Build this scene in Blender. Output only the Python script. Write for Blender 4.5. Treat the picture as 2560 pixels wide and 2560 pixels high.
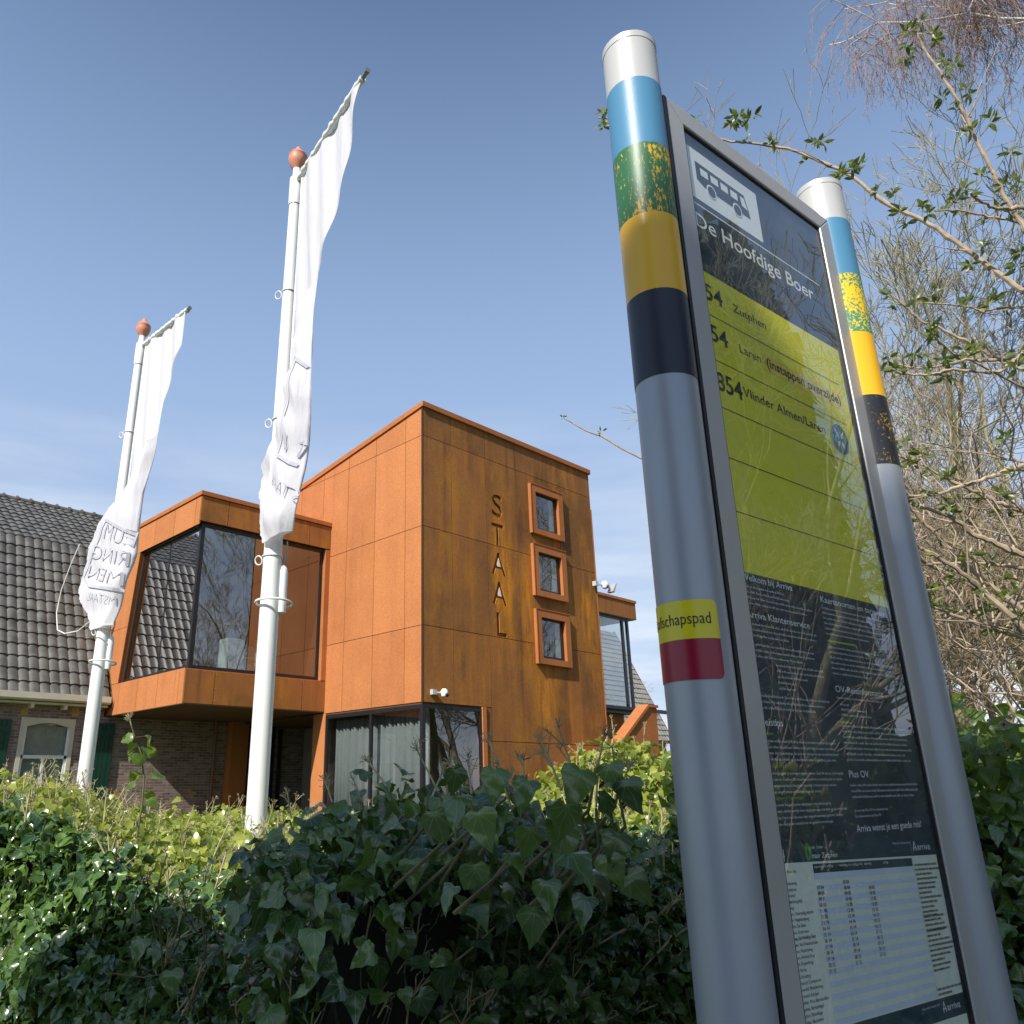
import bpy, bmesh, math, random
import numpy as np
from mathutils import Vector, Matrix, noise as mnoise

sc = bpy.context.scene
for o in list(bpy.data.objects):
    bpy.data.objects.remove(o)
C = sc.collection
rnd = random.Random(7)
nr = np.random.RandomState(11)

# ------------------------------------------------------------------ camera
# world: X and Y run along the two facades of the museum, Z is up, metres
RM = np.array([[0.7211, 0.2182, 0.6575], [-0.6928, 0.2432, 0.6789], [-0.0118, -0.9451, 0.3265]])
u_, s_, v_ = np.linalg.svd(RM)
RM = u_ @ v_
EYE = np.array([0.0, 0.0, 1.4])
FPX, PX, PY = 1991.0, 1126.0, 1280.0
cam = bpy.data.cameras.new('camera')
cam_ob = bpy.data.objects.new('camera', cam)
C.objects.link(cam_ob)
cam.sensor_width = 36.0
cam.lens = 36.0 * FPX / 2560.0
cam.shift_x = (1280.0 - PX) / 2560.0
cam.clip_start = 0.05
cam.clip_end = 2000.0
m = Matrix(((RM[0, 0], -RM[0, 1], -RM[0, 2], EYE[0]),
            (RM[1, 0], -RM[1, 1], -RM[1, 2], EYE[1]),
            (RM[2, 0], -RM[2, 1], -RM[2, 2], EYE[2]),
            (0, 0, 0, 1)))
cam_ob.matrix_world = m
sc.camera = cam_ob

# ------------------------------------------------------------------ sky, sun, exposure
SUN = Vector((-4.0, -1.0, 3.5)).normalized()
world = bpy.data.worlds.new('World')
sc.world = world
world.use_nodes = True
wn = world.node_tree
wn.nodes.clear()
w_out = wn.nodes.new('ShaderNodeOutputWorld')
w_bg = wn.nodes.new('ShaderNodeBackground')
w_sky = wn.nodes.new('ShaderNodeTexSky')
w_sky.sky_type = 'NISHITA'
w_sky.sun_disc = False
w_sky.sun_elevation = math.asin(SUN.z)
w_sky.sun_rotation = math.atan2(SUN.x, SUN.y)
w_sky.air_density = 1.0
w_sky.dust_density = 0.6
w_sky.ozone_density = 1.6
w_bg.inputs['Strength'].default_value = 0.125
# thin spring cirrus low in the sky
w_tc = wn.nodes.new('ShaderNodeTexCoord')
w_map = wn.nodes.new('ShaderNodeMapping')
w_map.inputs['Scale'].default_value = (1.6, 1.6, 9.0)
w_map.inputs['Location'].default_value = (3.1, 0.4, 0.0)
w_noi = wn.nodes.new('ShaderNodeTexNoise')
w_noi.inputs['Scale'].default_value = 1.6
w_noi.inputs['Detail'].default_value = 7
w_noi.inputs['Roughness'].default_value = 0.55
w_rmp = wn.nodes.new('ShaderNodeMapRange')
w_rmp.inputs['From Min'].default_value = 0.40
w_rmp.inputs['From Max'].default_value = 0.68
w_rmp.inputs['To Min'].default_value = 0.25
w_rmp.inputs['To Max'].default_value = 1.0
w_sep = wn.nodes.new('ShaderNodeSeparateXYZ')
w_alt = wn.nodes.new('ShaderNodeMapRange')
w_alt.inputs['From Min'].default_value = 0.81
w_alt.inputs['From Max'].default_value = 0.46
w_mul = wn.nodes.new('ShaderNodeMath'); w_mul.operation = 'MULTIPLY'
w_mul2 = wn.nodes.new('ShaderNodeMath'); w_mul2.operation = 'MULTIPLY'
w_mul2.inputs[1].default_value = 1.0
w_mix = wn.nodes.new('ShaderNodeMixRGB')
w_mix.inputs['Color2'].default_value = (2.2, 3.1, 4.75, 1)
L = wn.links.new
L(w_tc.outputs['Generated'], w_map.inputs['Vector'])
L(w_map.outputs[0], w_noi.inputs['Vector'])
L(w_noi.outputs['Fac'], w_rmp.inputs['Value'])
L(w_tc.outputs['Generated'], w_sep.inputs[0])
L(w_sep.outputs['Z'], w_alt.inputs['Value'])
w_low = wn.nodes.new('ShaderNodeMapRange')
w_low.inputs['From Min'].default_value = 0.46; w_low.inputs['From Max'].default_value = 0.12
L(w_sep.outputs['Z'], w_low.inputs['Value'])
L(w_rmp.outputs[0], w_mul.inputs[0]); L(w_low.outputs[0], w_mul.inputs[1])
w_mul2.inputs[1].default_value = 0.86
L(w_alt.outputs[0], w_mul2.inputs[0])
w_cl = wn.nodes.new('ShaderNodeMixRGB'); w_cl.inputs['Color2'].default_value = (5.9, 6.3, 6.6, 1)
L(w_mul.outputs[0], w_cl.inputs['Fac']); L(w_mix.outputs[0], w_cl.inputs['Color1'])
L(w_mul2.outputs[0], w_mix.inputs['Fac'])
L(w_sky.outputs[0], w_mix.inputs['Color1'])
L(w_cl.outputs[0], w_bg.inputs['Color'])
L(w_bg.outputs[0], w_out.inputs['Surface'])

sun = bpy.data.lights.new('sun', 'SUN')
sun.energy = 4.7
sun.angle = math.radians(0.53)
sun.color = (1.0, 0.95, 0.87)
sun_ob = bpy.data.objects.new('sun', sun)
C.objects.link(sun_ob)
sun_ob.location = (-20, -5, 25)
sun_ob.rotation_euler = SUN.to_track_quat('Z', 'Y').to_euler()

sc.view_settings.view_transform = 'Standard'
sc.view_settings.look = 'None'
sc.view_settings.gamma = 1.0
sc.view_settings.exposure = 0.42
sc.cycles.max_bounces = 8
sc.cycles.transparent_max_bounces = 16
sc.cycles.caustics_reflective = False
sc.cycles.caustics_refractive = False

# ------------------------------------------------------------------ helpers
def ray(px, py):
    return RM @ np.array([(px - PX) / FPX, (py - PY) / FPX, 1.0])
def at(px, py, D):
    """the point the camera sees at that spot of the photograph, D metres away over the ground"""
    r = ray(px, py)
    return EYE + r * (D / math.hypot(r[0], r[1]))

def new_mat(name):
    m = bpy.data.materials.new(name)
    m.use_nodes = True
    nt = m.node_tree
    b = nt.nodes['Principled BSDF']
    return m, nt, b
def simple(name, col, rough=0.6, metal=0.0, var=0.12, scale=6.0, bump=0.0, spec=None, vscale=(1, 1, 1)):
    m, nt, b = new_mat(name)
    tc = nt.nodes.new('ShaderNodeTexCoord')
    mp = nt.nodes.new('ShaderNodeMapping'); mp.inputs['Scale'].default_value = vscale
    n = nt.nodes.new('ShaderNodeTexNoise'); n.inputs['Scale'].default_value = scale; n.inputs['Detail'].default_value = 6
    nt.links.new(tc.outputs['Object'], mp.inputs[0]); nt.links.new(mp.outputs[0], n.inputs['Vector'])
    r = nt.nodes.new('ShaderNodeValToRGB')
    r.color_ramp.elements[0].position = 0.3; r.color_ramp.elements[1].position = 0.7
    r.color_ramp.elements[0].color = tuple(c * (1 - var) for c in col) + (1,)
    r.color_ramp.elements[1].color = tuple(min(1, c * (1 + var)) for c in col) + (1,)
    nt.links.new(n.outputs['Fac'], r.inputs[0]); nt.links.new(r.outputs[0], b.inputs['Base Color'])
    b.inputs['Roughness'].default_value = rough
    b.inputs['Metallic'].default_value = metal
    if spec is not None: b.inputs['Specular IOR Level'].default_value = spec
    if bump:
        bp = nt.nodes.new('ShaderNodeBump'); bp.inputs['Strength'].default_value = bump; bp.inputs['Distance'].default_value = 0.01
        n2 = nt.nodes.new('ShaderNodeTexNoise'); n2.inputs['Scale'].default_value = scale * 12; n2.inputs['Detail'].default_value = 4
        nt.links.new(mp.outputs[0], n2.inputs['Vector'])
        nt.links.new(n2.outputs['Fac'], bp.inputs['Height']); nt.links.new(bp.outputs[0], b.inputs['Normal'])
    return m

def glass_mat(name, tint=(0.9, 0.95, 0.93), ior=1.5, boost=1.0, rough=0.0, base=0.0):
    m = bpy.data.materials.new(name); m.use_nodes = True
    nt = m.node_tree; nt.nodes.clear()
    o = nt.nodes.new('ShaderNodeOutputMaterial'); mx = nt.nodes.new('ShaderNodeMixShader')
    tr = nt.nodes.new('ShaderNodeBsdfTransparent'); gl = nt.nodes.new('ShaderNodeBsdfGlossy')
    fr = nt.nodes.new('ShaderNodeFresnel'); fr.inputs['IOR'].default_value = ior
    ma = nt.nodes.new('ShaderNodeMath'); ma.operation = 'MULTIPLY_ADD'; ma.use_clamp = True
    ma.inputs[1].default_value = boost; ma.inputs[2].default_value = base
    tr.inputs['Color'].default_value = tint + (1,)
    gl.inputs['Roughness'].default_value = rough
    gl.inputs['Color'].default_value = (0.95, 0.97, 1.0, 1)
    ge = nt.nodes.new('ShaderNodeNewGeometry'); iv = nt.nodes.new('ShaderNodeMath'); iv.operation = 'SUBTRACT'; iv.inputs[0].default_value = 1.0
    m2 = nt.nodes.new('ShaderNodeMath'); m2.operation = 'MULTIPLY'
    nt.links.new(ge.outputs['Backfacing'], iv.inputs[1]); nt.links.new(iv.outputs[0], m2.inputs[0]); nt.links.new(ma.outputs[0], m2.inputs[1])
    nt.links.new(fr.outputs[0], ma.inputs[0]); nt.links.new(m2.outputs[0], mx.inputs[0])
    nt.links.new(tr.outputs[0], mx.inputs[1]); nt.links.new(gl.outputs[0], mx.inputs[2])
    nt.links.new(mx.outputs[0], o.inputs['Surface'])
    return m

def corten(name, streak=1.0, bright=(0.34, 0.14, 0.04), dark=(0.17, 0.08, 0.026)):
    m, nt, b = new_mat(name)
    N = nt.nodes.new; K = nt.links.new
    tc = N('ShaderNodeTexCoord')
    n1 = N('ShaderNodeTexNoise'); n1.inputs['Scale'].default_value = 0.8; n1.inputs['Detail'].default_value = 8; n1.inputs['Roughness'].default_value = 0.62
    K(tc.outputs['Object'], n1.inputs['Vector'])
    geo = N('ShaderNodeNewGeometry')
    add = N('ShaderNodeMath'); add.operation = 'MULTIPLY_ADD'; add.inputs[1].default_value = 0.30
    K(geo.outputs['Random Per Island'], add.inputs[0]); K(n1.outputs['Fac'], add.inputs[2])
    r = N('ShaderNodeValToRGB')
    e = r.color_ramp.elements
    e[0].position = 0.38; e[0].color = dark + (1,)
    e[1].position = 0.78; e[1].color = bright + (1,)
    em = e.new(0.58); em.color = tuple((a + c) / 2 for a, c in zip(bright, dark)) + (1,)
    K(add.outputs[0], r.inputs[0])
    # run-off streaks, stretched downwards
    mp = N('ShaderNodeMapping'); mp.inputs['Scale'].default_value = (5.0, 5.0, 0.45)
    n2 = N('ShaderNodeTexNoise'); n2.inputs['Scale'].default_value = 1.0; n2.inputs['Detail'].default_value = 5
    K(tc.outputs['Object'], mp.inputs[0]); K(mp.outputs[0], n2.inputs['Vector'])
    mr = N('ShaderNodeMapRange'); mr.inputs['From Min'].default_value = 0.56; mr.inputs['From Max'].default_value = 0.72
    mr.inputs['To Max'].default_value = 0.55 * streak
    K(n2.outputs['Fac'], mr.inputs['Value'])
    mx = N('ShaderNodeMixRGB'); mx.inputs['Color2'].default_value = (0.55, 0.19, 0.02, 1)
    K(mr.outputs[0], mx.inputs['Fac']); K(r.outputs[0], mx.inputs['Color1'])
    mr2 = N('ShaderNodeMapRange'); mr2.inputs['From Min'].default_value = 0.46; mr2.inputs['From Max'].default_value = 0.3
    mr2.inputs['To Max'].default_value = 0.5 * streak
    K(n2.outputs['Fac'], mr2.inputs['Value'])
    mx2 = N('ShaderNodeMixRGB'); mx2.inputs['Color2'].default_value = (0.13, 0.055, 0.03, 1)
    K(mr2.outputs[0], mx2.inputs['Fac']); K(mx.outputs[0], mx2.inputs['Color1'])
    if streak > 0.5:
        n5 = N('ShaderNodeTexNoise'); n5.inputs['Scale'].default_value = 0.9; n5.inputs['Detail'].default_value = 9; n5.inputs['Roughness'].default_value = 0.7
        m5 = N('ShaderNodeMapping'); m5.inputs['Scale'].default_value = (1.6, 1.6, 0.7); m5.inputs['Location'].default_value = (5.2, 1.1, 3.0)
        K(tc.outputs['Object'], m5.inputs[0]); K(m5.outputs[0], n5.inputs['Vector'])
        r5 = N('ShaderNodeMapRange'); r5.inputs['From Min'].default_value = 0.52; r5.inputs['From Max'].default_value = 0.66; r5.inputs['To Max'].default_value = 0.6
        K(n5.outputs['Fac'], r5.inputs['Value'])
        x5 = N('ShaderNodeMixRGB'); x5.inputs['Color2'].default_value = (0.5, 0.215, 0.022, 1)
        K(r5.outputs[0], x5.inputs['Fac']); K(mx2.outputs[0], x5.inputs['Color1']); mx2 = x5
    if streak > 0.5:
        sx = N('ShaderNodeSeparateXYZ'); K(tc.outputs['Object'], sx.inputs[0])
        def win(c, w, sock):
            a1 = N('ShaderNodeMath'); a1.operation = 'SUBTRACT'; a1.inputs[1].default_value = c; K(sock, a1.inputs[0])
            a2 = N('ShaderNodeMath'); a2.operation = 'ABSOLUTE'; K(a1.outputs[0], a2.inputs[0])
            a3 = N('ShaderNodeMapRange'); a3.inputs['From Min'].default_value = w; a3.inputs['From Max'].default_value = w * 0.35; K(a2.outputs[0], a3.inputs['Value']); return a3.outputs[0]
        def mul(a, b2, f=None):
            q = N('ShaderNodeMath'); q.operation = 'MULTIPLY'; K(a, q.inputs[0])
            if f is None: K(b2, q.inputs[1])
            else: q.inputs[1].default_value = f
            return q.outputs[0]
        zones = [mul(win(13.22, 0.55, sx.outputs['X']), win(6.0, 2.2, sx.outputs['Z'])), mul(win(13.98, 0.26, sx.outputs['X']), win(5.1, 2.1, sx.outputs['Z'])), mul(win(14.5, 0.55, sx.outputs['X']), win(3.35, 0.9, sx.outputs['Z'])), mul(win(16.3, 0.5, sx.outputs['X']), win(5.4, 1.2, sx.outputs['Z']))]
        tot = zones[0]
        for z_ in zones[1:]:
            q = N('ShaderNodeMath'); q.operation = 'MAXIMUM'; K(tot, q.inputs[0]); K(z_, q.inputs[1]); tot = q.outputs[0]
        n6 = N('ShaderNodeTexNoise'); n6.inputs['Scale'].default_value = 1.0; n6.inputs['Detail'].default_value = 8; n6.inputs['Roughness'].default_value = 0.7
        m6 = N('ShaderNodeMapping'); m6.inputs['Scale'].default_value = (7, 7, 1.1); K(tc.outputs['Object'], m6.inputs[0]); K(m6.outputs[0], n6.inputs['Vector'])
        r6 = N('ShaderNodeMapRange'); r6.inputs['From Min'].default_value = 0.36; r6.inputs['From Max'].default_value = 0.62; r6.inputs['To Max'].default_value = 0.95; K(n6.outputs['Fac'], r6.inputs['Value'])
        x6 = N('ShaderNodeMixRGB'); x6.inputs['Color2'].default_value = (0.68, 0.255, 0.02, 1); K(mul(tot, r6.outputs[0]), x6.inputs['Fac']); K(mx2.outputs[0], x6.inputs['Color1']); mx2 = x6
    # fine grain
    n3 = N('ShaderNodeTexNoise'); n3.inputs['Scale'].default_value = 55; n3.inputs['Detail'].default_value = 5
    K(tc.outputs['Object'], n3.inputs['Vector'])
    mr3 = N('ShaderNodeMapRange'); mr3.inputs['To Min'].default_value = 0.78; mr3.inputs['To Max'].default_value = 1.2
    mr3.inputs['From Min'].default_value = 0.3; mr3.inputs['From Max'].default_value = 0.7
    K(n3.outputs['Fac'], mr3.inputs['Value'])
    mu = N('ShaderNodeVectorMath'); mu.operation = 'SCALE'
    K(mx2.outputs[0], mu.inputs[0]); K(mr3.outputs[0], mu.inputs['Scale'])
    K(mu.outputs[0], b.inputs['Base Color'])
    b.inputs['Roughness'].default_value = 0.78
    b.inputs['Specular IOR Level'].default_value = 0.25
    bp = N('ShaderNodeBump'); bp.inputs['Strength'].default_value = 0.25; bp.inputs['Distance'].default_value = 0.004
    K(n3.outputs['Fac'], bp.inputs['Height']); K(bp.outputs[0], b.inputs['Normal'])
    return m

def brick_mat():
    m, nt, b = new_mat('dark_brick')
    N = nt.nodes.new; K = nt.links.new
    tc = N('ShaderNodeTexCoord'); sp = N('ShaderNodeSeparateXYZ'); cb = N('ShaderNodeCombineXYZ')
    K(tc.outputs['Object'], sp.inputs[0]); K(sp.outputs['X'], cb.inputs[0]); K(sp.outputs['Z'], cb.inputs[1])
    br = N('ShaderNodeTexBrick'); K(cb.outputs[0], br.inputs['Vector'])
    br.inputs['Scale'].default_value = 1.0
    br.inputs['Brick Width'].default_value = 0.21; br.inputs['Row Height'].default_value = 0.062
    br.inputs['Mortar Size'].default_value = 0.006; br.inputs['Mortar Smooth'].default_value = 0.2
    br.inputs['Bias'].default_value = 0.0
    br.inputs['Color1'].default_value = (0.155, 0.105, 0.092, 1); br.inputs['Color2'].default_value = (0.32, 0.23, 0.195, 1)
    br.inputs['Mortar'].default_value = (0.34, 0.31, 0.27, 1)
    n = N('ShaderNodeTexNoise'); n.inputs['Scale'].default_value = 9; n.inputs['Detail'].default_value = 6
    K(tc.outputs['Object'], n.inputs['Vector'])
    mr = N('ShaderNodeMapRange'); mr.inputs['To Min'].default_value = 0.65; mr.inputs['To Max'].default_value = 1.35
    K(n.outputs['Fac'], mr.inputs['Value'])
    mu = N('ShaderNodeVectorMath'); mu.operation = 'SCALE'
    K(br.outputs['Color'], mu.inputs[0]); K(mr.outputs[0], mu.inputs['Scale']); K(mu.outputs[0], b.inputs['Base Color'])
    b.inputs['Roughness'].default_value = 0.85
    bp = N('ShaderNodeBump'); bp.invert = True; bp.inputs['Strength'].default_value = 0.7; bp.inputs['Distance'].default_value = 0.01
    K(br.outputs['Fac'], bp.inputs['Height']); K(bp.outputs[0], b.inputs['Normal'])
    return m

def leaf_mat(name, c1, c2, vein, trans=(0.16, 0.26, 0.03), tfac=0.28, rough=0.38, veins=True):
    m, nt, b = new_mat(name)
    N = nt.nodes.new; K = nt.links.new
    geo = N('ShaderNodeNewGeometry')
    r = N('ShaderNodeValToRGB'); e = r.color_ramp.elements
    e[0].color = c1 + (1,); e[1].color = c2 + (1,)
    K(geo.outputs['Random Per Island'], r.inputs[0])
    col = r.outputs[0]
    if veins:
        uv = N('ShaderNodeUVMap'); sp = N('ShaderNodeSeparateXYZ'); K(uv.outputs[0], sp.inputs[0])
        def M(op, a, bb=None, v=None):
            x = N('ShaderNodeMath'); x.operation = op
            K(a, x.inputs[0])
            if bb is not None: K(bb, x.inputs[1])
            if v is not None: x.inputs[1].default_value = v
            return x.outputs[0]
        xx = M('ABSOLUTE', M('SUBTRACT', sp.outputs['X'], v=0.5))
        yy = M('ADD', sp.outputs['Y'], v=-0.13)
        an = M('ARCTAN2', xx, yy)
        t = M('DIVIDE', an, v=0.62)
        fr = M('ABSOLUTE', M('SUBTRACT', t, M('ROUND', t)))
        rr = M('SQRT', M('ADD', M('MULTIPLY', xx, xx), M('MULTIPLY', yy, yy)))
        dd = M('MULTIPLY', fr, rr)
        mr = N('ShaderNodeMapRange'); mr.inputs['From Min'].default_value = 0.028; mr.inputs['From Max'].default_value = 0.006
        mr.inputs['To Max'].default_value = 0.42
        K(dd, mr.inputs['Value'])
        # side veins off the midrib
        s1 = M('SUBTRACT', M('MULTIPLY', sp.outputs['Y'], v=11.0), M('MULTIPLY', xx, v=14.0))
        s2 = M('ABSOLUTE', M('SUBTRACT', s1, M('ROUND', s1)))
        mr2 = N('ShaderNodeMapRange'); mr2.inputs['From Min'].default_value = 0.12; mr2.inputs['From Max'].default_value = 0.02
        mr2.inputs['To Max'].default_value = 0.13
        K(s2, mr2.inputs['Value'])
        mxx = M('MAXIMUM', mr.outputs[0], mr2.outputs[0])
        mx = N('ShaderNodeMixRGB'); mx.inputs['Color2'].default_value = vein + (1,)
        K(mxx, mx.inputs['Fac']); K(col, mx.inputs['Color1']); col = mx.outputs[0]
    K(col, b.inputs['Base Color'])
    b.inputs['Roughness'].default_value = rough; b.inputs['Specular IOR Level'].default_value = 0.7
    tl = N('ShaderNodeBsdfTranslucent'); tl.inputs['Color'].default_value = trans + (1,)
    ms = N('ShaderNodeMixShader'); ms.inputs[0].default_value = tfac
    out = nt.nodes['Material Output']
    K(b.outputs[0], ms.inputs[1]); K(tl.outputs[0], ms.inputs[2]); K(ms.outputs[0], out.inputs['Surface'])
    return m

def flaked(name, col, under, lo, hi, rough=0.42, cell=False):
    """glossy paint band with an older coat showing through scratches"""
    m, nt, b = new_mat(name)
    N = nt.nodes.new; K = nt.links.new
    tc = N('ShaderNodeTexCoord'); mp = N('ShaderNodeMapping')
    mp.inputs['Scale'].default_value = (170, 170, 55) if not cell else (150, 150, 150)
    n = N('ShaderNodeTexNoise'); n.inputs['Scale'].default_value = 1.0; n.inputs['Detail'].default_value = 9; n.inputs['Roughness'].default_value = 0.72
    K(tc.outputs['Object'], mp.inputs[0]); K(mp.outputs[0], n.inputs['Vector'])
    n2 = N('ShaderNodeTexNoise'); n2.inputs['Scale'].default_value = 9.0; n2.inputs['Detail'].default_value = 3
    K(tc.outputs['Object'], n2.inputs['Vector'])
    ad = N('ShaderNodeMath'); ad.operation = 'MULTIPLY_ADD'; ad.inputs[1].default_value = 0.55
    K(n2.outputs['Fac'], ad.inputs[0]); K(n.outputs['Fac'], ad.inputs[2])
    mr = N('ShaderNodeMapRange'); mr.inputs['From Min'].default_value = lo; mr.inputs['From Max'].default_value = hi
    K(ad.outputs[0], mr.inputs['Value'])
    mx = N('ShaderNodeMixRGB'); mx.inputs['Color1'].default_value = col + (1,); mx.inputs['Color2'].default_value = under + (1,)
    K(mr.outputs[0], mx.inputs['Fac']); K(mx.outputs[0], b.inputs['Base Color'])
    b.inputs['Roughness'].default_value = rough
    bp = N('ShaderNodeBump'); bp.inputs['Strength'].default_value = 0.25; bp.inputs['Distance'].default_value = 0.001
    K(ad.outputs[0], bp.inputs['Height']); K(bp.outputs[0], b.inputs['Normal'])
    return m

def link(name, me, mat, parent=None, mats=None):
    o = bpy.data.objects.new(name, me)
    C.objects.link(o)
    if mats:
        for x in mats: me.materials.append(x)
    elif mat and not me.materials: me.materials.append(mat)
    if parent: o.parent = parent
    return o
def tag(o, label=None, cat=None, group=None, kind=None):
    if label: o['label'] = label
    if cat: o['category'] = cat
    if group: o['group'] = group
    if kind: o['kind'] = kind
    return o
def empty(name, label, cat, group=None):
    o = bpy.data.objects.new(name, None); C.objects.link(o)
    o.empty_display_size = 0.2
    return tag(o, label, cat, group)

class MB:
    def __init__(s): s.v = []; s.f = []
    def add(s, vs, fs):
        b = len(s.v); s.v += [tuple(float(c) for c in p) for p in vs]; s.f += [tuple(b + i for i in f) for f in fs]
        return s
    def box(s, a, b):
        (x0, y0, z0), (x1, y1, z1) = a, b
        return s.add([(x0, y0, z0), (x1, y0, z0), (x1, y1, z0), (x0, y1, z0), (x0, y0, z1), (x1, y0, z1), (x1, y1, z1), (x0, y1, z1)],
                     [(0, 3, 2, 1), (4, 5, 6, 7), (0, 1, 5, 4), (1, 2, 6, 5), (2, 3, 7, 6), (3, 0, 4, 7)])
    def prism(s, poly, off):
        """poly: 3D points of a flat outline; off: vector it is extruded by"""
        n = len(poly); p = [np.array(q, float) for q in poly]; off = np.array(off, float)
        return s.add(p + [q + off for q in p], [tuple(range(n)), tuple(range(2 * n - 1, n - 1, -1))] + [(i, i + n, (i + 1) % n + n, (i + 1) % n) for i in range(n)])
    def tube(s, pts, rad, n=8, cap=True):
        pts = [np.array(p, float) for p in pts]
        if not hasattr(rad, '__len__'): rad = [rad] * len(pts)
        t = pts[1] - pts[0]; t /= np.linalg.norm(t) + 1e-9
        a = np.cross(t, (0, 0, 1.0)) if abs(t[2]) < 0.9 else np.cross(t, (1.0, 0, 0))
        vs = []
        for i, p in enumerate(pts):
            t = pts[min(i + 1, len(pts) - 1)] - pts[max(i - 1, 0)]; t /= np.linalg.norm(t) + 1e-9
            a = a - t * (a @ t); a /= np.linalg.norm(a) + 1e-9; b = np.cross(t, a)
            for k in range(n):
                q = 2 * math.pi * k / n
                vs.append(p + rad[i] * (math.cos(q) * a + math.sin(q) * b))
        fs = []
        for i in range(len(pts) - 1):
            for k in range(n):
                fs.append((i * n + k, i * n + (k + 1) % n, (i + 1) * n + (k + 1) % n, (i + 1) * n + k))
        if cap:
            fs.append(tuple(range(n - 1, -1, -1))); fs.append(tuple((len(pts) - 1) * n + k for k in range(n)))
        return s.add(vs, fs)
    def lathe(s, c, prof, n=24):
        c = np.array(c, float); vs = []
        for r, z in prof:
            for k in range(n):
                q = 2 * math.pi * k / n; vs.append(c + (r * math.cos(q), r * math.sin(q), z))
        fs = []
        for i in range(len(prof) - 1):
            for k in range(n): fs.append((i * n + k, i * n + (k + 1) % n, (i + 1) * n + (k + 1) % n, (i + 1) * n + k))
        fs.append(tuple(range(n - 1, -1, -1))); fs.append(tuple((len(prof) - 1) * n + k for k in range(n)))
        return s.add(vs, fs)
    def torus(s, c, R, r, nrm=(0, 0, 1), n=28, k=8):
        nrm = np.array(nrm, float); nrm /= np.linalg.norm(nrm)
        a = np.cross(nrm, (1, 0, 0.1)); a /= np.linalg.norm(a); b = np.cross(nrm, a)
        pts = []
        vs = []
        for i in range(n):
            q = 2 * math.pi * i / n; d = math.cos(q) * a + math.sin(q) * b
            for j in range(k):
                w = 2 * math.pi * j / k
                vs.append(np.array(c) + d * (R + r * math.cos(w)) + nrm * r * math.sin(w))
        fs = [(i * k + j, ((i + 1) % n) * k + j, ((i + 1) % n) * k + (j + 1) % k, i * k + (j + 1) % k) for i in range(n) for j in range(k)]
        return s.add(vs, fs)
    def mesh(s, name, smooth=False):
        me = bpy.data.meshes.new(name); me.from_pydata(s.v, [], s.f); me.update()
        if len(s.f) < 3000:
            bm = bmesh.new(); bm.from_mesh(me); bmesh.ops.recalc_face_normals(bm, faces=bm.faces); bm.to_mesh(me); bm.free()
        if smooth:
            me.polygons.foreach_set('use_smooth', [True] * len(me.polygons))
        return me
    def build(s, name, mat, parent=None, smooth=False, bevel=0.0, origin=True):
        me = s.mesh(name, smooth)
        o = link(name, me, mat, parent)
        if bevel:
            md = o.modifiers.new('bevel', 'BEVEL'); md.width = bevel; md.segments = 2; md.limit_method = 'ANGLE'
        if smooth:
            try:
                md = o.modifiers.new('es', 'EDGE_SPLIT'); md.split_angle = math.radians(40)
            except Exception: pass
        return o

def text_mesh(body, size=1.0, spacing=1.0, offset=0.0, align='LEFT'):
    cu = bpy.data.curves.new('t', 'FONT'); cu.body = body; cu.size = size; cu.space_character = spacing
    cu.offset = offset; cu.resolution_u = 3
    o = bpy.data.objects.new('t', cu); C.objects.link(o)
    dg = bpy.context.evaluated_depsgraph_get()
    me = bpy.data.meshes.new_from_object(o.evaluated_get(dg))
    v = np.array([tuple(q.co) for q in me.vertices]).reshape(-1, 3); f = [tuple(p.vertices) for p in me.polygons]
    bpy.data.objects.remove(o); bpy.data.curves.remove(cu); bpy.data.meshes.remove(me)
    return v, f
CAPH = None
def fit_text(body, x0, x1, base, cap, bold=0.0):
    """text outline fitted between x0 and x1, standing on base with capitals of height cap"""
    global CAPH
    if CAPH is None:
        v, f = text_mesh('H'); CAPH = v[:, 1].max()
    v, f = text_mesh(body, offset=bold)
    if len(v) == 0: return v, f
    mn, mxx = v[:, 0].min(), v[:, 0].max()
    o = np.zeros_like(v)
    if x1 is None: sx = cap / CAPH
    else: sx = (x1 - x0) / (mxx - mn)
    o[:, 0] = x0 + (v[:, 0] - mn) * sx
    o[:, 1] = base + v[:, 1] * cap / CAPH
    return o, f

def scatter(name, tv, tf, tuv, pos, X, Y, Z, scale, mat, parent=None, smooth=True):
    """one mesh of many small leaves: template tv placed in the frames X, Y, Z"""
    pos = np.asarray(pos, float); n = len(pos); k = len(tv)
    scale = np.asarray(scale, float).reshape(n, 1, 1)
    V = (tv[None, :, 0, None] * X[:, None, :] + tv[None, :, 1, None] * Y[:, None, :] + tv[None, :, 2, None] * Z[:, None, :]) * scale + pos[:, None, :]
    V = V.reshape(-1, 3)
    F = (np.array(tf)[None] + (np.arange(n) * k)[:, None, None]).reshape(-1)
    nf = n * len(tf)
    me = bpy.data.meshes.new(name)
    me.vertices.add(n * k); me.vertices.foreach_set('co', V.ravel())
    me.loops.add(len(F)); me.loops.foreach_set('vertex_index', F.astype(np.int32))
    me.polygons.add(nf)
    me.polygons.foreach_set('loop_start', np.arange(0, nf * 3, 3, dtype=np.int32))
    try: me.polygons.foreach_set('loop_total', np.full(nf, 3, dtype=np.int32))
    except Exception: pass
    if tuv is not None:
        uvl = me.uv_layers.new(name='UVMap')
        uvl.data.foreach_set('uv', np.tile(tuv[np.array(tf).ravel()], (n, 1)).ravel())
    me.update(calc_edges=True)
    if smooth: me.polygons.foreach_set('use_smooth', np.ones(nf, dtype=bool))
    return link(name, me, mat, parent)

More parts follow.
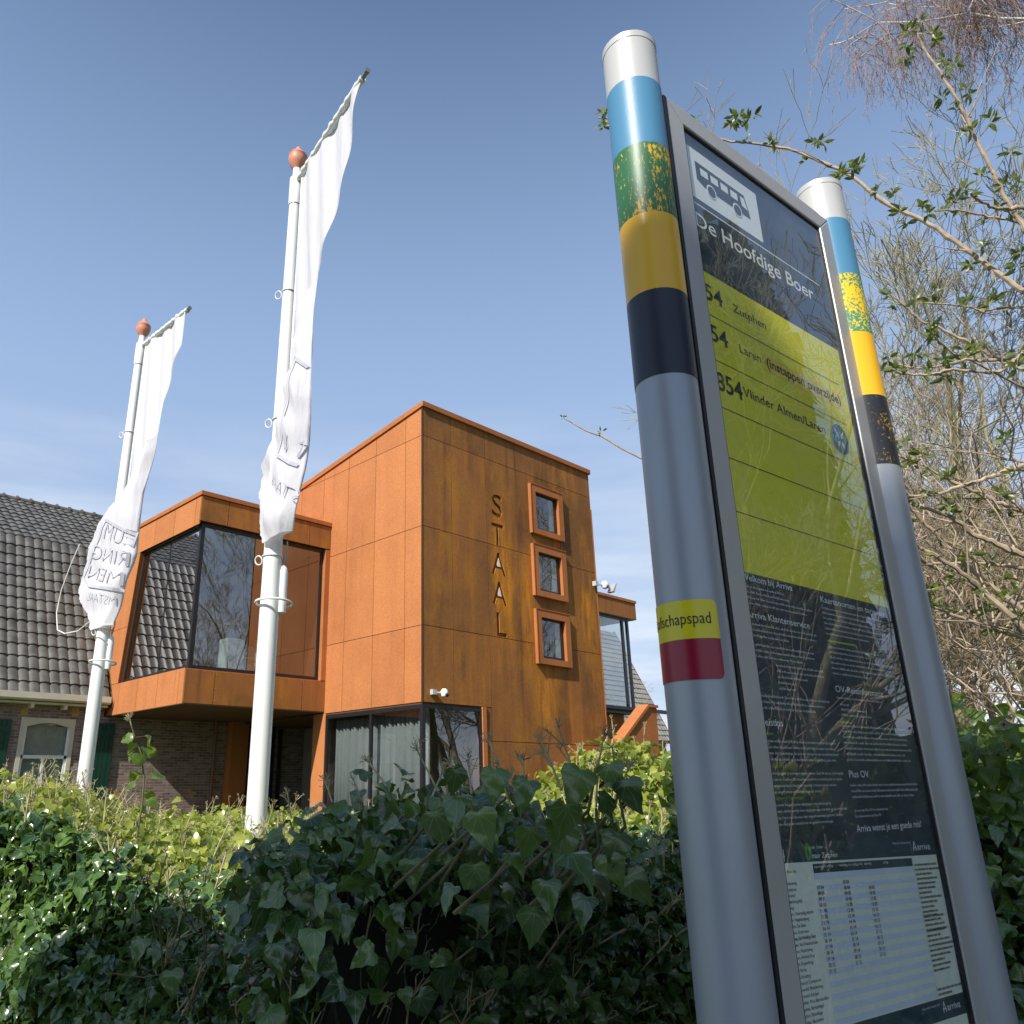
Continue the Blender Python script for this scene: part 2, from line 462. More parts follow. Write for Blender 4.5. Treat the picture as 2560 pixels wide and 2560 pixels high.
def unit(a): return a / (np.linalg.norm(a, axis=-1, keepdims=True) + 1e-9)
def frames(normal, tip):
    Z = unit(normal); Y = unit(tip - Z * (tip * Z).sum(-1, keepdims=True)); X = np.cross(Y, Z)
    return X, Y, Z
def leaf_template(edge, mid, fold=0.16, droop=0.35, wave=0.05):
    vs = []; 
    for x, y in mid: vs.append((0, y))
    for x, y in edge: vs.append((x, y))
    for x, y in edge: vs.append((-x, y))
    vs = np.array(vs, float); n = len(mid)
    z = fold * np.abs(vs[:, 0]) - droop * (vs[:, 1] - 0.15) ** 2 * 0.6 - 0.28 * vs[:, 0] ** 2 + wave * np.sin(vs[:, 1] * 9 + vs[:, 0] * 5)
    tv = np.column_stack([vs, z]); tf = []
    for i in range(n - 1):
        a, b, c, d = i, i + 1, n + i + 1, n + i
        tf += [(a, d, c), (a, c, b)]
        d, c = 2 * n + i, 2 * n + i + 1
        tf += [(a, c, d), (a, b, c)]
    uv = np.column_stack([vs[:, 0] * 0.8 + 0.5, vs[:, 1] * 0.85 + 0.1])
    return tv, tf, uv
IVY = leaf_template([(0.2, -0.1), (0.45, 0.02), (0.5, 0.2), (0.40, 0.40), (0.30, 0.60), (0.16, 0.83), (0.0, 1.08)],
                    [(0, 0), (0, 0.1), (0, 0.25), (0, 0.45), (0, 0.65), (0, 0.85), (0, 1.07)], fold=0.34, droop=0.8, wave=0.09)
IVY2 = leaf_template([(0.1, -0.03), (0.36, 0.12), (0.47, 0.35), (0.36, 0.6), (0.2, 0.82), (0.0, 1.03)],
                     [(0, 0), (0, 0.12), (0, 0.35), (0, 0.6), (0, 0.82), (0, 1.02)], fold=0.5, droop=0.9, wave=0.08)
IVYS = leaf_template([(0.3, -0.05), (0.45, 0.3), (0.0, 1.0)], [(0, 0), (0, 0.4), (0, 0.99)], fold=0.45, droop=0.7, wave=0.0)
LANCE = leaf_template([(0.05, 0.02), (0.19, 0.3), (0.17, 0.6), (0.0, 1.0)], [(0, 0), (0, 0.3), (0, 0.62), (0, 0.99)], fold=0.5, droop=0.5, wave=0.03)

class Segs:
    """twigs and limbs as many short tapered prisms, built in one go"""
    def __init__(s): s.a = []; s.b = []; s.ra = []; s.rb = []
    def add(s, a, b, ra, rb): s.a.append(a); s.b.append(b); s.ra.append(ra); s.rb.append(rb)
    def build(s, name, mat, parent=None, k=4):
        A = np.array(s.a); B = np.array(s.b); ra = np.array(s.ra); rb = np.array(s.rb); n = len(A)
        t = unit(B - A); h = np.where(np.abs(t[:, 2:3]) < 0.9, np.array([[0, 0, 1.0]]), np.array([[1.0, 0, 0]]))
        u = unit(np.cross(t, h)); w = np.cross(t, u)
        q = np.arange(k) * 2 * math.pi / k
        ring = np.cos(q)[None, :, None] * u[:, None, :] + np.sin(q)[None, :, None] * w[:, None, :]
        V = np.concatenate([A[:, None, :] + ring * ra[:, None, None], B[:, None, :] + ring * rb[:, None, None]], axis=1).reshape(-1, 3)
        base = np.arange(n) * 2 * k
        F = np.array([(i, (i + 1) % k, k + (i + 1) % k, k + i) for i in range(k)])
        F = (F[None] + base[:, None, None]).reshape(-1)
        nf = n * k
        me = bpy.data.meshes.new(name)
        me.vertices.add(len(V)); me.vertices.foreach_set('co', V.ravel())
        me.loops.add(len(F)); me.loops.foreach_set('vertex_index', F.astype(np.int32))
        me.polygons.add(nf); me.polygons.foreach_set('loop_start', np.arange(0, nf * 4, 4, dtype=np.int32))
        try: me.polygons.foreach_set('loop_total', np.full(nf, 4, dtype=np.int32))
        except Exception: pass
        me.update(calc_edges=True)
        me.polygons.foreach_set('use_smooth', np.ones(nf, dtype=bool))
        return link(name, me, mat, parent)

# ------------------------------------------------------------------ materials
M = {}
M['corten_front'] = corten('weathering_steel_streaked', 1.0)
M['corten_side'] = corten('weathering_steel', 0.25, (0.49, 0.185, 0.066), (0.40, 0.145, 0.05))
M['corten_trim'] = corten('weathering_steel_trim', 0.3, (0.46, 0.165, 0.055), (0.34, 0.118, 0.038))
M['backing'] = simple('dark_joint_backing', (0.06, 0.025, 0.012), 0.9)
M['soffit'] = simple('soffit_steel', (0.1, 0.045, 0.022), 0.8)
M['brick'] = brick_mat()
M['yellow_brick'] = simple('yellow_brick', (0.42, 0.27, 0.1), 0.85, var=0.25, scale=14)
M['black_metal'] = simple('black_frame_metal', (0.014, 0.015, 0.018), 0.35)
M['glass'] = glass_mat('window_glass', (0.75, 0.8, 0.79), 1.52, 1.5, base=0.16)
M['glass_mirror'] = glass_mat('reflective_side_glass', (0.85, 0.88, 0.87), 1.52, 1.2, base=0.52)
M['glass_dark'] = glass_mat('tinted_glass', (0.74, 0.77, 0.77), 1.52, 1.3, base=0.10)
M['sign_glass'] = glass_mat('sign_glass', (0.98, 0.99, 0.98), 1.5, 1.45)
def dusty(m):
    nt = m.node_tree; N = nt.nodes.new; K = nt.links.new
    o = [q for q in nt.nodes if q.type == 'OUTPUT_MATERIAL'][0]; src = o.inputs['Surface'].links[0].from_socket
    df = N('ShaderNodeBsdfDiffuse'); df.inputs['Color'].default_value = (0.6, 0.62, 0.6, 1); mx = N('ShaderNodeMixShader')
    tc = N('ShaderNodeTexCoord'); a = N('ShaderNodeTexNoise'); a.inputs['Scale'].default_value = 5; a.inputs['Detail'].default_value = 8; a.inputs['Roughness'].default_value = 0.7
    K(tc.outputs['Object'], a.inputs['Vector'])
    mr = N('ShaderNodeMapRange'); mr.inputs['From Min'].default_value = 0.35; mr.inputs['From Max'].default_value = 0.75; mr.inputs['To Min'].default_value = 0.005; mr.inputs['To Max'].default_value = 0.07
    K(a.outputs['Fac'], mr.inputs['Value']); K(mr.outputs[0], mx.inputs[0]); K(src, mx.inputs[1]); K(df.outputs[0], mx.inputs[2]); K(mx.outputs[0], o.inputs['Surface'])
dusty(M['sign_glass'])
M['white'] = simple('white_paint', (0.8, 0.8, 0.78), 0.4, var=0.04)
M['cream'] = simple('cream_paint', (0.6, 0.56, 0.44), 0.55, var=0.06)
M['interior'] = simple('interior_ceiling', (0.5, 0.48, 0.46), 0.9, var=0.03)
M['int_orange'] = simple('interior_orange_wall', (0.42, 0.12, 0.045), 0.8, var=0.08, scale=1)
M['floor'] = simple('interior_floor', (0.25, 0.22, 0.2), 0.6)
M['plinth'] = simple('plinth_white', (0.72, 0.75, 0.74), 0.5, var=0.02)
M['curtain'] = simple('curtain_cloth', (0.42, 0.43, 0.42), 0.9, var=0.05)
M['shutter'] = simple('green_shutter_paint', (0.006, 0.05, 0.03), 0.4, var=0.15)
M['tile'] = simple('grey_roof_tile', (0.108, 0.106, 0.094), 0.5, var=0.4, scale=3.2, bump=0.2)
M['tile_ridge'] = simple('grey_ridge_tile', (0.12, 0.11, 0.1), 0.6, var=0.2, scale=3)
M['moss'] = simple('mossy_verge_board', (0.07, 0.075, 0.03), 0.9, var=0.4, scale=12)
M['zinc'] = simple('copper_brown_pipe', (0.2, 0.09, 0.06), 0.5)
M['pole_white'] = simple('white_pole_gelcoat', (0.82, 0.82, 0.8), 0.3, var=0.03)
M['terracotta'] = simple('faded_orange_plastic', (0.62, 0.26, 0.16), 0.45, var=0.1, scale=8)
M['steel'] = simple('steel_rod', (0.3, 0.31, 0.31), 0.35, 0.6)
M['post_grey'] = simple('grey_powder_coat', (0.36, 0.385, 0.42), 0.42, 0.3, var=0.06, scale=3, bump=0.03)
M['alu'] = simple('brushed_aluminium', (0.52, 0.51, 0.5), 0.42, 0.4, var=0.06, scale=4, bump=0.02)
M['cap_white'] = simple('post_cap_silver', (0.52, 0.52, 0.5), 0.35, 0.1, var=0.03)
M['rubber'] = simple('black_rubber', (0.008, 0.009, 0.011), 0.5)
M['orange_old'] = (0.85, 0.42, 0.02)
M['blue1'] = flaked('blue_band_paint', (0.075, 0.235, 0.39), (0.7, 0.42, 0.08), 0.985, 1.03)
M['green1'] = flaked('green_band_paint', (0.03, 0.14, 0.05), (0.8, 0.45, 0.01), 0.83, 0.88)
M['gold'] = simple('golden_yellow_paint', (0.88, 0.48, 0.015), 0.32, var=0.02)
M['black1'] = flaked('blue_black_paint', (0.006, 0.012, 0.028), (0.5, 0.3, 0.05), 1.0, 1.05)
M['green2'] = flaked('green_band_worn', (0.06, 0.25, 0.14), (0.9, 0.58, 0.01), 0.80, 0.83, cell=True)
M['black2'] = flaked('black_band_worn', (0.02, 0.022, 0.026), (0.6, 0.33, 0.03), 0.86, 0.93, cell=True)
M['navy'] = simple('navy_print', (0.006, 0.02, 0.04), 0.5, var=0.05)
M['navy2'] = simple('petrol_print', (0.004, 0.035, 0.06), 0.5, var=0.05)
M['lime'] = simple('yellow_print', (0.92, 0.84, 0.03), 0.5, var=0.03)
M['hl'] = simple('faded_orange_patch', (0.94, 0.70, 0.03), 0.5, var=0.03)
M['ink'] = simple('black_ink', (0.012, 0.012, 0.014), 0.5)
M['print_white'] = simple('white_print', (0.9, 0.92, 0.93), 0.5, var=0.02)
M['print_green'] = simple('green_print', (0.3, 0.5, 0.02), 0.5, var=0.02)
M['paper'] = simple('timetable_paper', (0.84, 0.88, 0.76), 0.6, var=0.03)
M['paper_blue'] = simple('timetable_row_tint', (0.68, 0.76, 0.92), 0.6, var=0.03)
M['teal'] = simple('teal_print', (0.01, 0.21, 0.23), 0.5, var=0.03)
M['sticker_yellow'] = simple('yellow_sticker', (0.75, 0.63, 0.01), 0.3, var=0.02)
M['sticker_red'] = simple('crimson_sticker', (0.3, 0.005, 0.03), 0.3, var=0.03)
M['flag_ink'] = simple('faded_flag_ink', (0.44, 0.44, 0.5), 0.8)
M['bark_elder'] = simple('elder_bark', (0.4, 0.31, 0.22), 0.8, var=0.3, scale=40, bump=0.3)
M['bark_grey'] = simple('grey_green_bark', (0.33, 0.30, 0.18), 0.9, var=0.35, scale=6)
M['bark_brown'] = simple('brown_twig_bark', (0.30, 0.235, 0.155), 0.9, var=0.3, scale=5)
M['birch_white'] = simple('white_birch_bark', (0.6, 0.57, 0.52), 0.7, var=0.3, scale=5)
M['birch_twig'] = simple('reddish_birch_twigs', (0.34, 0.24, 0.2), 0.8, var=0.2)
M['ivy_stem'] = simple('ivy_stem_green', (0.13, 0.12, 0.05), 0.8, var=0.3, scale=20)
M['umbel'] = simple('dry_seed_stalks', (0.40, 0.35, 0.2), 0.9, var=0.3, scale=30)
M['core'] = simple('shade_core_black', (0.012, 0.013, 0.007), 1.0, var=0.3, scale=10)  # near-black, so the shade inside the foliage sits in the colour
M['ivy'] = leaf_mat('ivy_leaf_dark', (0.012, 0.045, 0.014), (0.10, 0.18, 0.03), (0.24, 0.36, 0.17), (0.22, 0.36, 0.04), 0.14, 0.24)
M['ivy_sunlit'] = leaf_mat('ivy_leaf_sunlit', (0.06, 0.11, 0.015), (0.42, 0.46, 0.08), (0.2, 0.3, 0.1), (0.5, 0.56, 0.06), 0.34, 0.28, veins=False)  # same ivy with sunlight put into a brighter, yellower green
M['ivy_light'] = leaf_mat('ivy_leaf_bright', (0.06, 0.12, 0.02), (0.15, 0.22, 0.03), (0.3, 0.4, 0.15), (0.35, 0.5, 0.05), 0.35, 0.35)  # paler ivy green; on the right bush top it stands for sunlight
M['elder_leaf'] = leaf_mat('elder_leaf', (0.05, 0.075, 0.02), (0.19, 0.22, 0.06), (0.2, 0.3, 0.1), (0.3, 0.4, 0.06), 0.25, 0.4, veins=False)
M['conifer'] = leaf_mat('conifer_needles', (0.01, 0.03, 0.012), (0.03, 0.06, 0.02), (0.1, 0.1, 0.1), (0.05, 0.1, 0.02), 0.15, 0.6, veins=False)
def grass_mat():
    m = simple('grass_ground', (0.07, 0.1, 0.03), 0.95, var=0.4, scale=0.8, bump=0.6)
    return m
M['grass'] = grass_mat()
def flag_mat():
    m, nt, b = new_mat('white_flag_cloth')
    b.inputs['Base Color'].default_value = (0.8, 0.79, 0.83, 1); b.inputs['Roughness'].default_value = 0.75
    N = nt.nodes.new; K = nt.links.new
    tc = N('ShaderNodeTexCoord'); mp = N('ShaderNodeMapping'); mp.inputs['Scale'].default_value = (14, 14, 2.5)
    n = N('ShaderNodeTexNoise'); n.inputs['Scale'].default_value = 1.0; n.inputs['Detail'].default_value = 5
    K(tc.outputs['Object'], mp.inputs[0]); K(mp.outputs[0], n.inputs['Vector'])
    bp = N('ShaderNodeBump'); bp.inputs['Strength'].default_value = 0.5; bp.inputs['Distance'].default_value = 0.03
    K(n.outputs['Fac'], bp.inputs['Height']); K(bp.outputs[0], b.inputs['Normal'])
    tl = N('ShaderNodeBsdfTranslucent'); tl.inputs['Color'].default_value = (0.8, 0.78, 0.86, 1)
    ms = N('ShaderNodeMixShader'); ms.inputs[0].default_value = 0.35
    out = nt.nodes['Material Output']
    K(b.outputs[0], ms.inputs[1]); K(tl.outputs[0], ms.inputs[2]); K(ms.outputs[0], out.inputs['Surface'])
    return m
M['flag'] = flag_mat()

# ================================================================== SETTING
g = MB()
NG = 40
gx = np.linspace(-150, 350, NG); gy = np.linspace(-150, 350, NG)
g.add([(x, y, 0.0) for y in gy for x in gx], [(j * NG + i, j * NG + i + 1, (j + 1) * NG + i + 1, (j + 1) * NG + i) for j in range(NG - 1) for i in range(NG - 1)])
tag(g.build('ground', M['grass']), kind='structure')
pv = MB().box((-40, -2.0, 0.0), (60, 1.25, 0.006))  # unseen pale paving, added to bounce light up onto the sign
tag(pv.build('added_bounce_paving', simple('pale_bounce_paving', (0.5, 0.48, 0.44), 0.85, var=0.15, scale=4, bump=0.3)), kind='structure')
rd = MB().box((-60, -7.5, 0.0), (90, -2.2, 0.004))
tag(rd.build('road', simple('asphalt', (0.05, 0.05, 0.052), 0.9, var=0.2, scale=20, bump=0.4)), kind='structure')

# ================================================================== MUSEUM
mus = empty('museum_building', 'rust brown steel clad museum with a tall tower, a glazed bay and raised letters', 'building')
GAP = 0.0065
def slabY(mb, x0, x1, z0, z1, y=11.9, th=0.022):          # cladding sheet on a wall facing -Y
    mb.box((x0 + GAP, y, z0 + GAP), (x1 - GAP, y + th, z1 - GAP))
TX0, TX1, TY0, TY1 = 10.70, 16.77, 11.90, 19.8
def ztop(y): return 9.54 - 0.144 * (y - TY0)
# --- tower, wall with the letters
fr = MB()
xs = [10.70, 11.57, 12.685, 13.745, 14.82, 15.86, 16.77]
zs = [4.52, 6.64, 8.73, 9.42]
for j in range(3):
    for i in range(6):
        x0, x1, z0, z1 = xs[i], xs[i + 1], zs[j], zs[j + 1]
        if i == 2 and j < 2: continue                       # lettered sheets are cut separately
        if j == 2 or i in (0, 1, 5): slabY(fr, x0, x1, z0, z1); continue
        if i == 3: slabY(fr, x0, 14.30, z0, z1); 
        if i == 4: slabY(fr, 15.36, x1, z0, z1)
# pieces between, above and below the three windows
for z0, z1 in ((8.36, 8.73), (6.80, 7.30), (5.22, 5.74)): slabY(fr, 14.30, 15.36, z0, z1)
slabY(fr, 10.70, 11.57, 2.99, 4.52); slabY(fr, 11.57, 12.685, 2.99, 4.52)
slabY(fr, 12.685, 13.745, 2.3, 4.52)
slabY(fr, 13.745, 14.30, 2.3, 4.52); slabY(fr, 14.30, 14.82, 2.3, 4.14); slabY(fr, 14.82, 15.36, 2.3, 4.14); slabY(fr, 15.36, 15.86, 2.3, 4.52)
slabY(fr, 15.86, 16.77, 2.3, 4.52)
for i, (x0, x1) in enumerate([(12.49, 12.685), (12.685, 13.745), (13.745, 14.82), (14.82, 15.86), (15.86, 16.77)]): slabY(fr, x0, x1, 0.1, 2.3)
slabY(fr, 12.49, 12.685, 2.3, 2.985)
fr.build('front_cladding', M['corten_front'], mus)
# --- lettered sheets: the letters are cut through the plate
def cut_sheet(z0, z1, letters):
    b = MB().box((12.685 + GAP, 11.9, z0 + GAP), (13.745 - GAP, 11.922, z1 - GAP))
    o = b.build('letter_sheet', M['corten_front'], mus)
    cm = MB()
    for ch, x0, x1, base, top in letters:
        v, f = fit_text(ch, x0, x1, base, top - base, bold=0.012)
        # prism cutter from the filled outline
        e = {}
        for q in f:
            for a, c in zip(q, q[1:] + q[:1]):
                e[(a, c)] = e.get((a, c), 0) + 1
        bnd = [k for k in e if (k[1], k[0]) not in e]
        n = len(v)
        vs = [(p[0], 11.85, p[1]) for p in v] + [(p[0], 11.96, p[1]) for p in v]
        fs = [tuple(q) for q in f] + [tuple(i + n for i in reversed(q)) for q in f] + [(c, a, a + n, c + n) for a, c in bnd]
        cm.add(vs, fs)
    co = link('cutter', cm.mesh('cutter'), None)
    import bmesh
    bm = bmesh.new(); bm.from_mesh(co.data); bmesh.ops.remove_doubles(bm, verts=bm.verts, dist=1e-5); bmesh.ops.recalc_face_normals(bm, faces=bm.faces); bm.to_mesh(co.data); bm.free()
    md = o.modifiers.new('cut', 'BOOLEAN'); md.operation = 'DIFFERENCE'; md.object = co; md.solver = 'EXACT'
    dg = bpy.context.evaluated_depsgraph_get(); dg.update()
    me = bpy.data.meshes.new_from_object(o.evaluated_get(dg))
    o.modifiers.clear(); o.data = me
    bpy.data.objects.remove(co)
    return o
cut_sheet(6.64, 8.73, [('S', 12.87, 13.23, 7.37, 7.89), ('T', 12.84, 13.24, 6.67, 7.17)])
cut_sheet(4.52, 6.64, [('A', 12.80, 13.29, 5.96, 6.47), ('A', 12.80, 13.29, 5.27, 5.78), ('L', 12.92, 13.24, 4.555, 5.07)])
lb = MB().box((12.75, 11.955, 4.53), (13.4, 11.965, 7.95)); lb.build('letter_backing', M['corten_trim'], mus)
for b_, in ((5.96,), (5.27,)):
    tr = MB(); cx = 13.045
    tr.prism([(cx - 0.062, 11.895, b_ + 0.19), (cx + 0.062, 11.895, b_ + 0.19), (cx, 11.895, b_ + 0.40)], (0, 0.004, 0))
    tr.build('letter_infill', M['white'], mus)
# --- tower side wall
sd = MB()
ys = [11.925, 12.46, 13.515, 14.555, 15.57, 16.55, 17.6, 18.6, 19.8]
for i in range(8):
    y0, y1 = ys[i] + GAP, ys[i + 1] - GAP
    for z0, z1 in ((2.99, 4.52), (4.52, 6.64), (6.64, 8.73), (8.73, 99)):
        if y0 > 15.3 and z0 < 6.64: continue
        if y1 > 15.3 and z0 < 6.64:
            sd.prism([(10.70, y0, z0 + GAP), (10.70, 15.21, z0 + GAP), (10.70, 15.21, z1 - GAP), (10.70, y0, z1 - GAP)], (0.022, 0, 0)); continue
        a, b = min(z1 - GAP, ztop(y0) - 0.13), min(z1 - GAP, ztop(y1) - 0.13)
        if a < z0 + 0.02: continue
        b = max(b, z0 + GAP + 0.001)
        sd.prism([(10.70, y0, z0 + GAP), (10.70, y1, z0 + GAP), (10.70, y1, b), (10.70, y0, a)], (0.022, 0, 0))
sd.build('side_cladding', M['corten_side'], mus)
# backing body, roof, coping
bd = MB()
bd.prism([(10.735, 11.965, 3.0), (10.735, 19.7, 3.0), (10.735, 19.7, ztop(19.7) - 0.2), (10.735, 11.965, ztop(11.965) - 0.2)], (6.0, 0, 0))
bd.build('tower_core', M['backing'], mus)
cp = MB()
cp.prism([(10.66, 11.845, 9.54), (10.66, 19.8, ztop(19.8)), (10.66, 19.8, ztop(19.8) - 0.125), (10.66, 11.845, 9.415)], (6.15, 0, 0))
cp.build('tower_coping', M['corten_trim'], mus, bevel=0.006)
ce = MB().box((10.69, 11.893, 2.99), (10.705, 11.93, 9.41)); ce.build('corner_strip', M['backing'], mus)
re_ = MB().box((16.765, 11.893, 0.0), (16.80, 19.8, 8.4)); re_.build('tower_end_wall', M['corten_side'], mus)
# soffit of the tower
sf = MB().box((10.72, 11.93, 2.955), (16.76, 19.0, 2.995)); sf.build('tower_soffit', M['soffit'], mus)
# rivets along the seams
rv = MB()
def rivY(x, z, y=11.9): rv.lathe((0, 0, 0), [(0, 0)], 3) if False else rv.add([(x + 0.015 * math.cos(q), y - 0.001, z + 0.015 * math.sin(q)) for q in np.arange(6) * math.pi / 3] + [(x, y - 0.009, z)], [(i, (i + 1) % 6, 6) for i in range(6)])
for x in xs[1:6]:
    for k in range(14):
        z = 3.1 + k * 0.5
        if 14 < x < 15.5 and not (8.4 < z or z < 3.9): continue
        if z < 9.3: rivY(x - 0.03, z); rivY(x + 0.03, z)
for z in zs[:3] + [2.3]:
    for i in range(6):
        if z < 3 and i < 2: continue
        xm = (xs[i] + xs[i + 1]) / 2
        if 14 < xm < 15.6 and z in (4.52, 6.64): continue
        rivY(xm, z - 0.035); rivY(xm, z + 0.035)
for x in (7.97, 9.03, 10.09):
    for z in (3.1, 3.35, 3.62, 6.88, 7.1, 7.32): rivY(x - 0.03, z, 15.2); rivY(x + 0.03, z, 15.2)
rv.build('rivets', M['corten_trim'], mus)
# --- three framed windows
for k, zb in enumerate((4.06, 5.66, 7.21)):
    x0, x1, z0, z1 = 14.20, 15.46, zb, zb + 1.28
    f = MB(); w = 0.185; yo = 11.815
    f.box((x0, yo, z0), (x0 + w, 11.97, z1)); f.box((x1 - w, yo, z0), (x1, 11.97, z1))
    f.box((x0 + w, yo, z0), (x1 - w, 11.97, z0 + w * 0.75)); f.box((x0 + w, yo, z1 - w), (x1 - w, 11.97, z1))
    f.box((x0 - 0.012, yo - 0.012, z0 - 0.012), (x0 + 0.012, yo + 0.01, z1 + 0.012)); f.box((x0 - 0.012, yo - 0.013, z1 - 0.006), (x1, yo + 0.01, z1 + 0.013))
    fo = f.build('window_frame', M['corten_trim'], mus)
    s = MB(); a0, a1, b0, b1 = x0 + w, x1 - w, z0 + w * 0.75, z1 - w; t = 0.045
    s.box((a0, 11.90, b0), (a1, 11.94, b0 + t + 0.02)); s.box((a0, 11.90, b1 - t), (a1, 11.94, b1)); s.box((a0, 11.90, b0 + t + 0.02), (a0 + t, 11.94, b1 - t)); s.box((a1 - t - 0.03, 11.90, b0 + t + 0.02), (a1, 11.94, b1 - t))
    s.build('casement', M['black_metal'], fo)
    MB().box((a0 + t, 11.915, b0 + t), (a1 - t, 11.921, b1 - t)).build('window_pane', M['glass_dark'], fo)
    MB().box((a1 - 0.26, 11.945, b0), (a1 - t, 11.95, b1)).build('window_blind', M['white'], fo)
    MB().box((a0, 11.955, b0), (a1, 11.962, b1)).build('window_inside', M['backing'], fo)
# --- ground floor, corner glazing under the tower
gf = MB()
gf.box((10.70, 11.90, 0.0), (10.78, 11.98, 2.95))
gf.box((10.70, 11.98, 2.87), (10.76, 15.13, 2.95)); gf.box((10.70, 13.50, 0.0), (10.76, 13.57, 2.87)); gf.box((10.70, 15.06, 0.0), (10.76, 15.13, 2.87))
gf.box((10.78, 11.90, 2.88), (12.37, 11.96, 2.95)); gf.box((12.31, 11.90, 0.0), (12.37, 11.96, 2.88))
gf.build('ground_glazing_frame', M['black_metal'], mus)
MB().box((10.725, 11.98, 0.05), (10.731, 13.50, 2.87)).build('glass_pane', M['glass_dark'], mus)
MB().box((10.725, 13.57, 0.05), (10.731, 15.06, 2.87)).build('glass_pane', M['glass_dark'], mus)
MB().box((10.78, 11.925, 0.05), (12.31, 11.931, 2.88)).build('glass_pane', M['glass_dark'], mus)
MB().box((12.37, 11.87, 0.0), (12.485, 12.2, 2.985)).build('ground_floor_pillar', M['corten_side'], mus)
MB().box((10.69, 15.13, 0.0), (10.85, 15.60, 2.99)).build('ground_floor_pillar', M['corten_side'], mus)
MB().box((12.49, 11.93, 0.0), (12.52, 15.2, 2.94)).box((10.86, 15.2, 0.0), (12.53, 15.26, 2.94)).build('ground_floor_partition', M['floor'], mus)
MB().box((12.6, 15.3, 0), (16.7, 18.8, 2.94)).build('ground_floor_room', M['floor'], mus)
MB().box((10.36, 18.62, 0.0), (10.82, 18.90, 3.02)).build('entrance_pillar', M['corten_trim'], mus)
MB().box((10.84, 18.86, 0.0), (11.75, 18.91, 3.0)).build('entrance_door', M['black_metal'], mus)
MB().box((10.84, 18.92, 0.0), (16.7, 19.1, 3.0)).build('entrance_wall', M['brick'], mus)
MB().box((11.85, 18.80, 0.0), (11.93, 18.88, 2.9)).build('downpipe', M['black_metal'], mus)
MB().box((7.5, 18.30, 0.0), (10.66, 18.44, 0.63)).build('planter_edge', M['corten_side'], mus)
MB().tube([(10.02, 18.84, 0.6), (10.02, 18.84, 3.02)], 0.035, 10).build('rain_pipe', M['zinc'], mus, smooth=True)
# --- bay
BX, BY = 7.32, 15.20
bf = MB(); bl = MB()
for x0, x1 in ((7.32, 7.97), (7.97, 9.03), (9.03, 10.09), (10.09, 10.695)):
    slabY(bf, x0, x1, 6.82, 7.385, BY); slabY(bl, x0, x1, 3.03, 3.70, BY)
bf.build('bay_fascia', M['corten_front'], mus); bl.build('bay_apron', M['corten_front'], mus)
bs = MB()
yb = [15.225, 15.45, 16.43, 17.42, 18.40, 19.4, 20.6]
for y0, y1 in zip(yb, yb[1:]):
    bs.prism([(BX, y0 + GAP, 6.75), (BX, y1 - GAP, 6.75), (BX, y1 - GAP, 7.385), (BX, y0 + GAP, 7.385)], (0.022, 0, 0))
    bs.prism([(BX, y0 + GAP, 3.03), (BX, y1 - GAP, 3.03), (BX, y1 - GAP, 3.72), (BX, y0 + GAP, 3.72)], (0.022, 0, 0))
bs.prism([(BX, 18.53, 3.73), (BX, 20.6, 3.73), (BX, 20.6, 5.0), (BX, 18.365, 5.0)], (0.022, 0, 0))
bs.prism([(BX, 18.362, 5.01), (BX, 20.6, 5.01), (BX, 20.6, 6.74), (BX, 18.135, 6.74)], (0.022, 0, 0))
bs.build('bay_side_cladding', M['corten_side'], mus)
rvl = MB()   # reveals round the bay glazing
rvl.prism([(BX + 0.002, 18.54, 3.73), (BX + 0.002, 18.145, 6.74), (BX + 0.002, 18.165, 6.74), (BX + 0.002, 18.56, 3.73)], (0.15, 0, 0))
rvl.box((10.57, BY + 0.002, 3.72), (10.694, BY + 0.16, 6.80))
rvl.box((BX + 0.024, BY + 0.024, 3.66), (10.694, BY + 0.18, 3.716)); rvl.prism([(BX + 0.024, 15.22, 3.66), (BX + 0.024, 18.5, 3.66), (BX + 0.024, 18.5, 3.716), (BX + 0.024, 15.22, 3.716)], (0.14, 0, 0))
rvl.build('bay_reveals', M['corten_trim'], mus)
bc = MB()
bc.box((BX - 0.03, BY - 0.03, 7.39), (10.70, 20.6, 7.49)); bc.build('bay_coping', M['corten_trim'], mus, bevel=0.006)
MB().box((BX + 0.03, BY + 0.03, 6.83), (10.69, 20.5, 7.38)).build('bay_roof_core', M['backing'], mus)
MB().box((BX + 0.16, BY + 0.16, 6.80), (10.66, 19.7, 6.826)).build('bay_ceiling', M['interior'], mus)
MB().box((BX + 0.03, BY + 0.03, 3.04), (10.69, 20.5, 3.62)).build('bay_floor_core', M['floor'], mus)
MB().box((BX + 0.004, BY + 0.004, 3.015), (10.70, 20.5, 3.038)).build('bay_soffit', M['soffit'], mus)
MB().box((10.675, 15.40, 3.63), (10.695, 19.7, 6.80)).build('bay_side_wall', M['int_orange'], mus)
MB().box((7.50, 19.72, 3.63), (10.69, 19.80, 6.80)).build('bay_back_wall', M['int_orange'], mus)
bfm = MB(); t = 0.055; gx0, gy0 = 7.43, 15.31
bfm.box((gx0 - 0.01, gy0 - 0.01, 3.72), (gx0 + 0.08, gy0 + 0.08, 6.80))
bfm.box((gx0 + 0.08, gy0, 3.72), (10.57, gy0 + 0.06, 3.80)); bfm.box((gx0 + 0.08, gy0, 6.74), (10.57, gy0 + 0.06, 6.80)); bfm.box((10.51, gy0, 3.80), (10.57, gy0 + 0.06, 6.74))
bfm.box((gx0, gy0 + 0.08, 3.72), (gx0 + 0.06, 18.54, 3.80)); bfm.box((gx0, gy0 + 0.08, 6.68), (gx0 + 0.06, 18.16, 6.75))
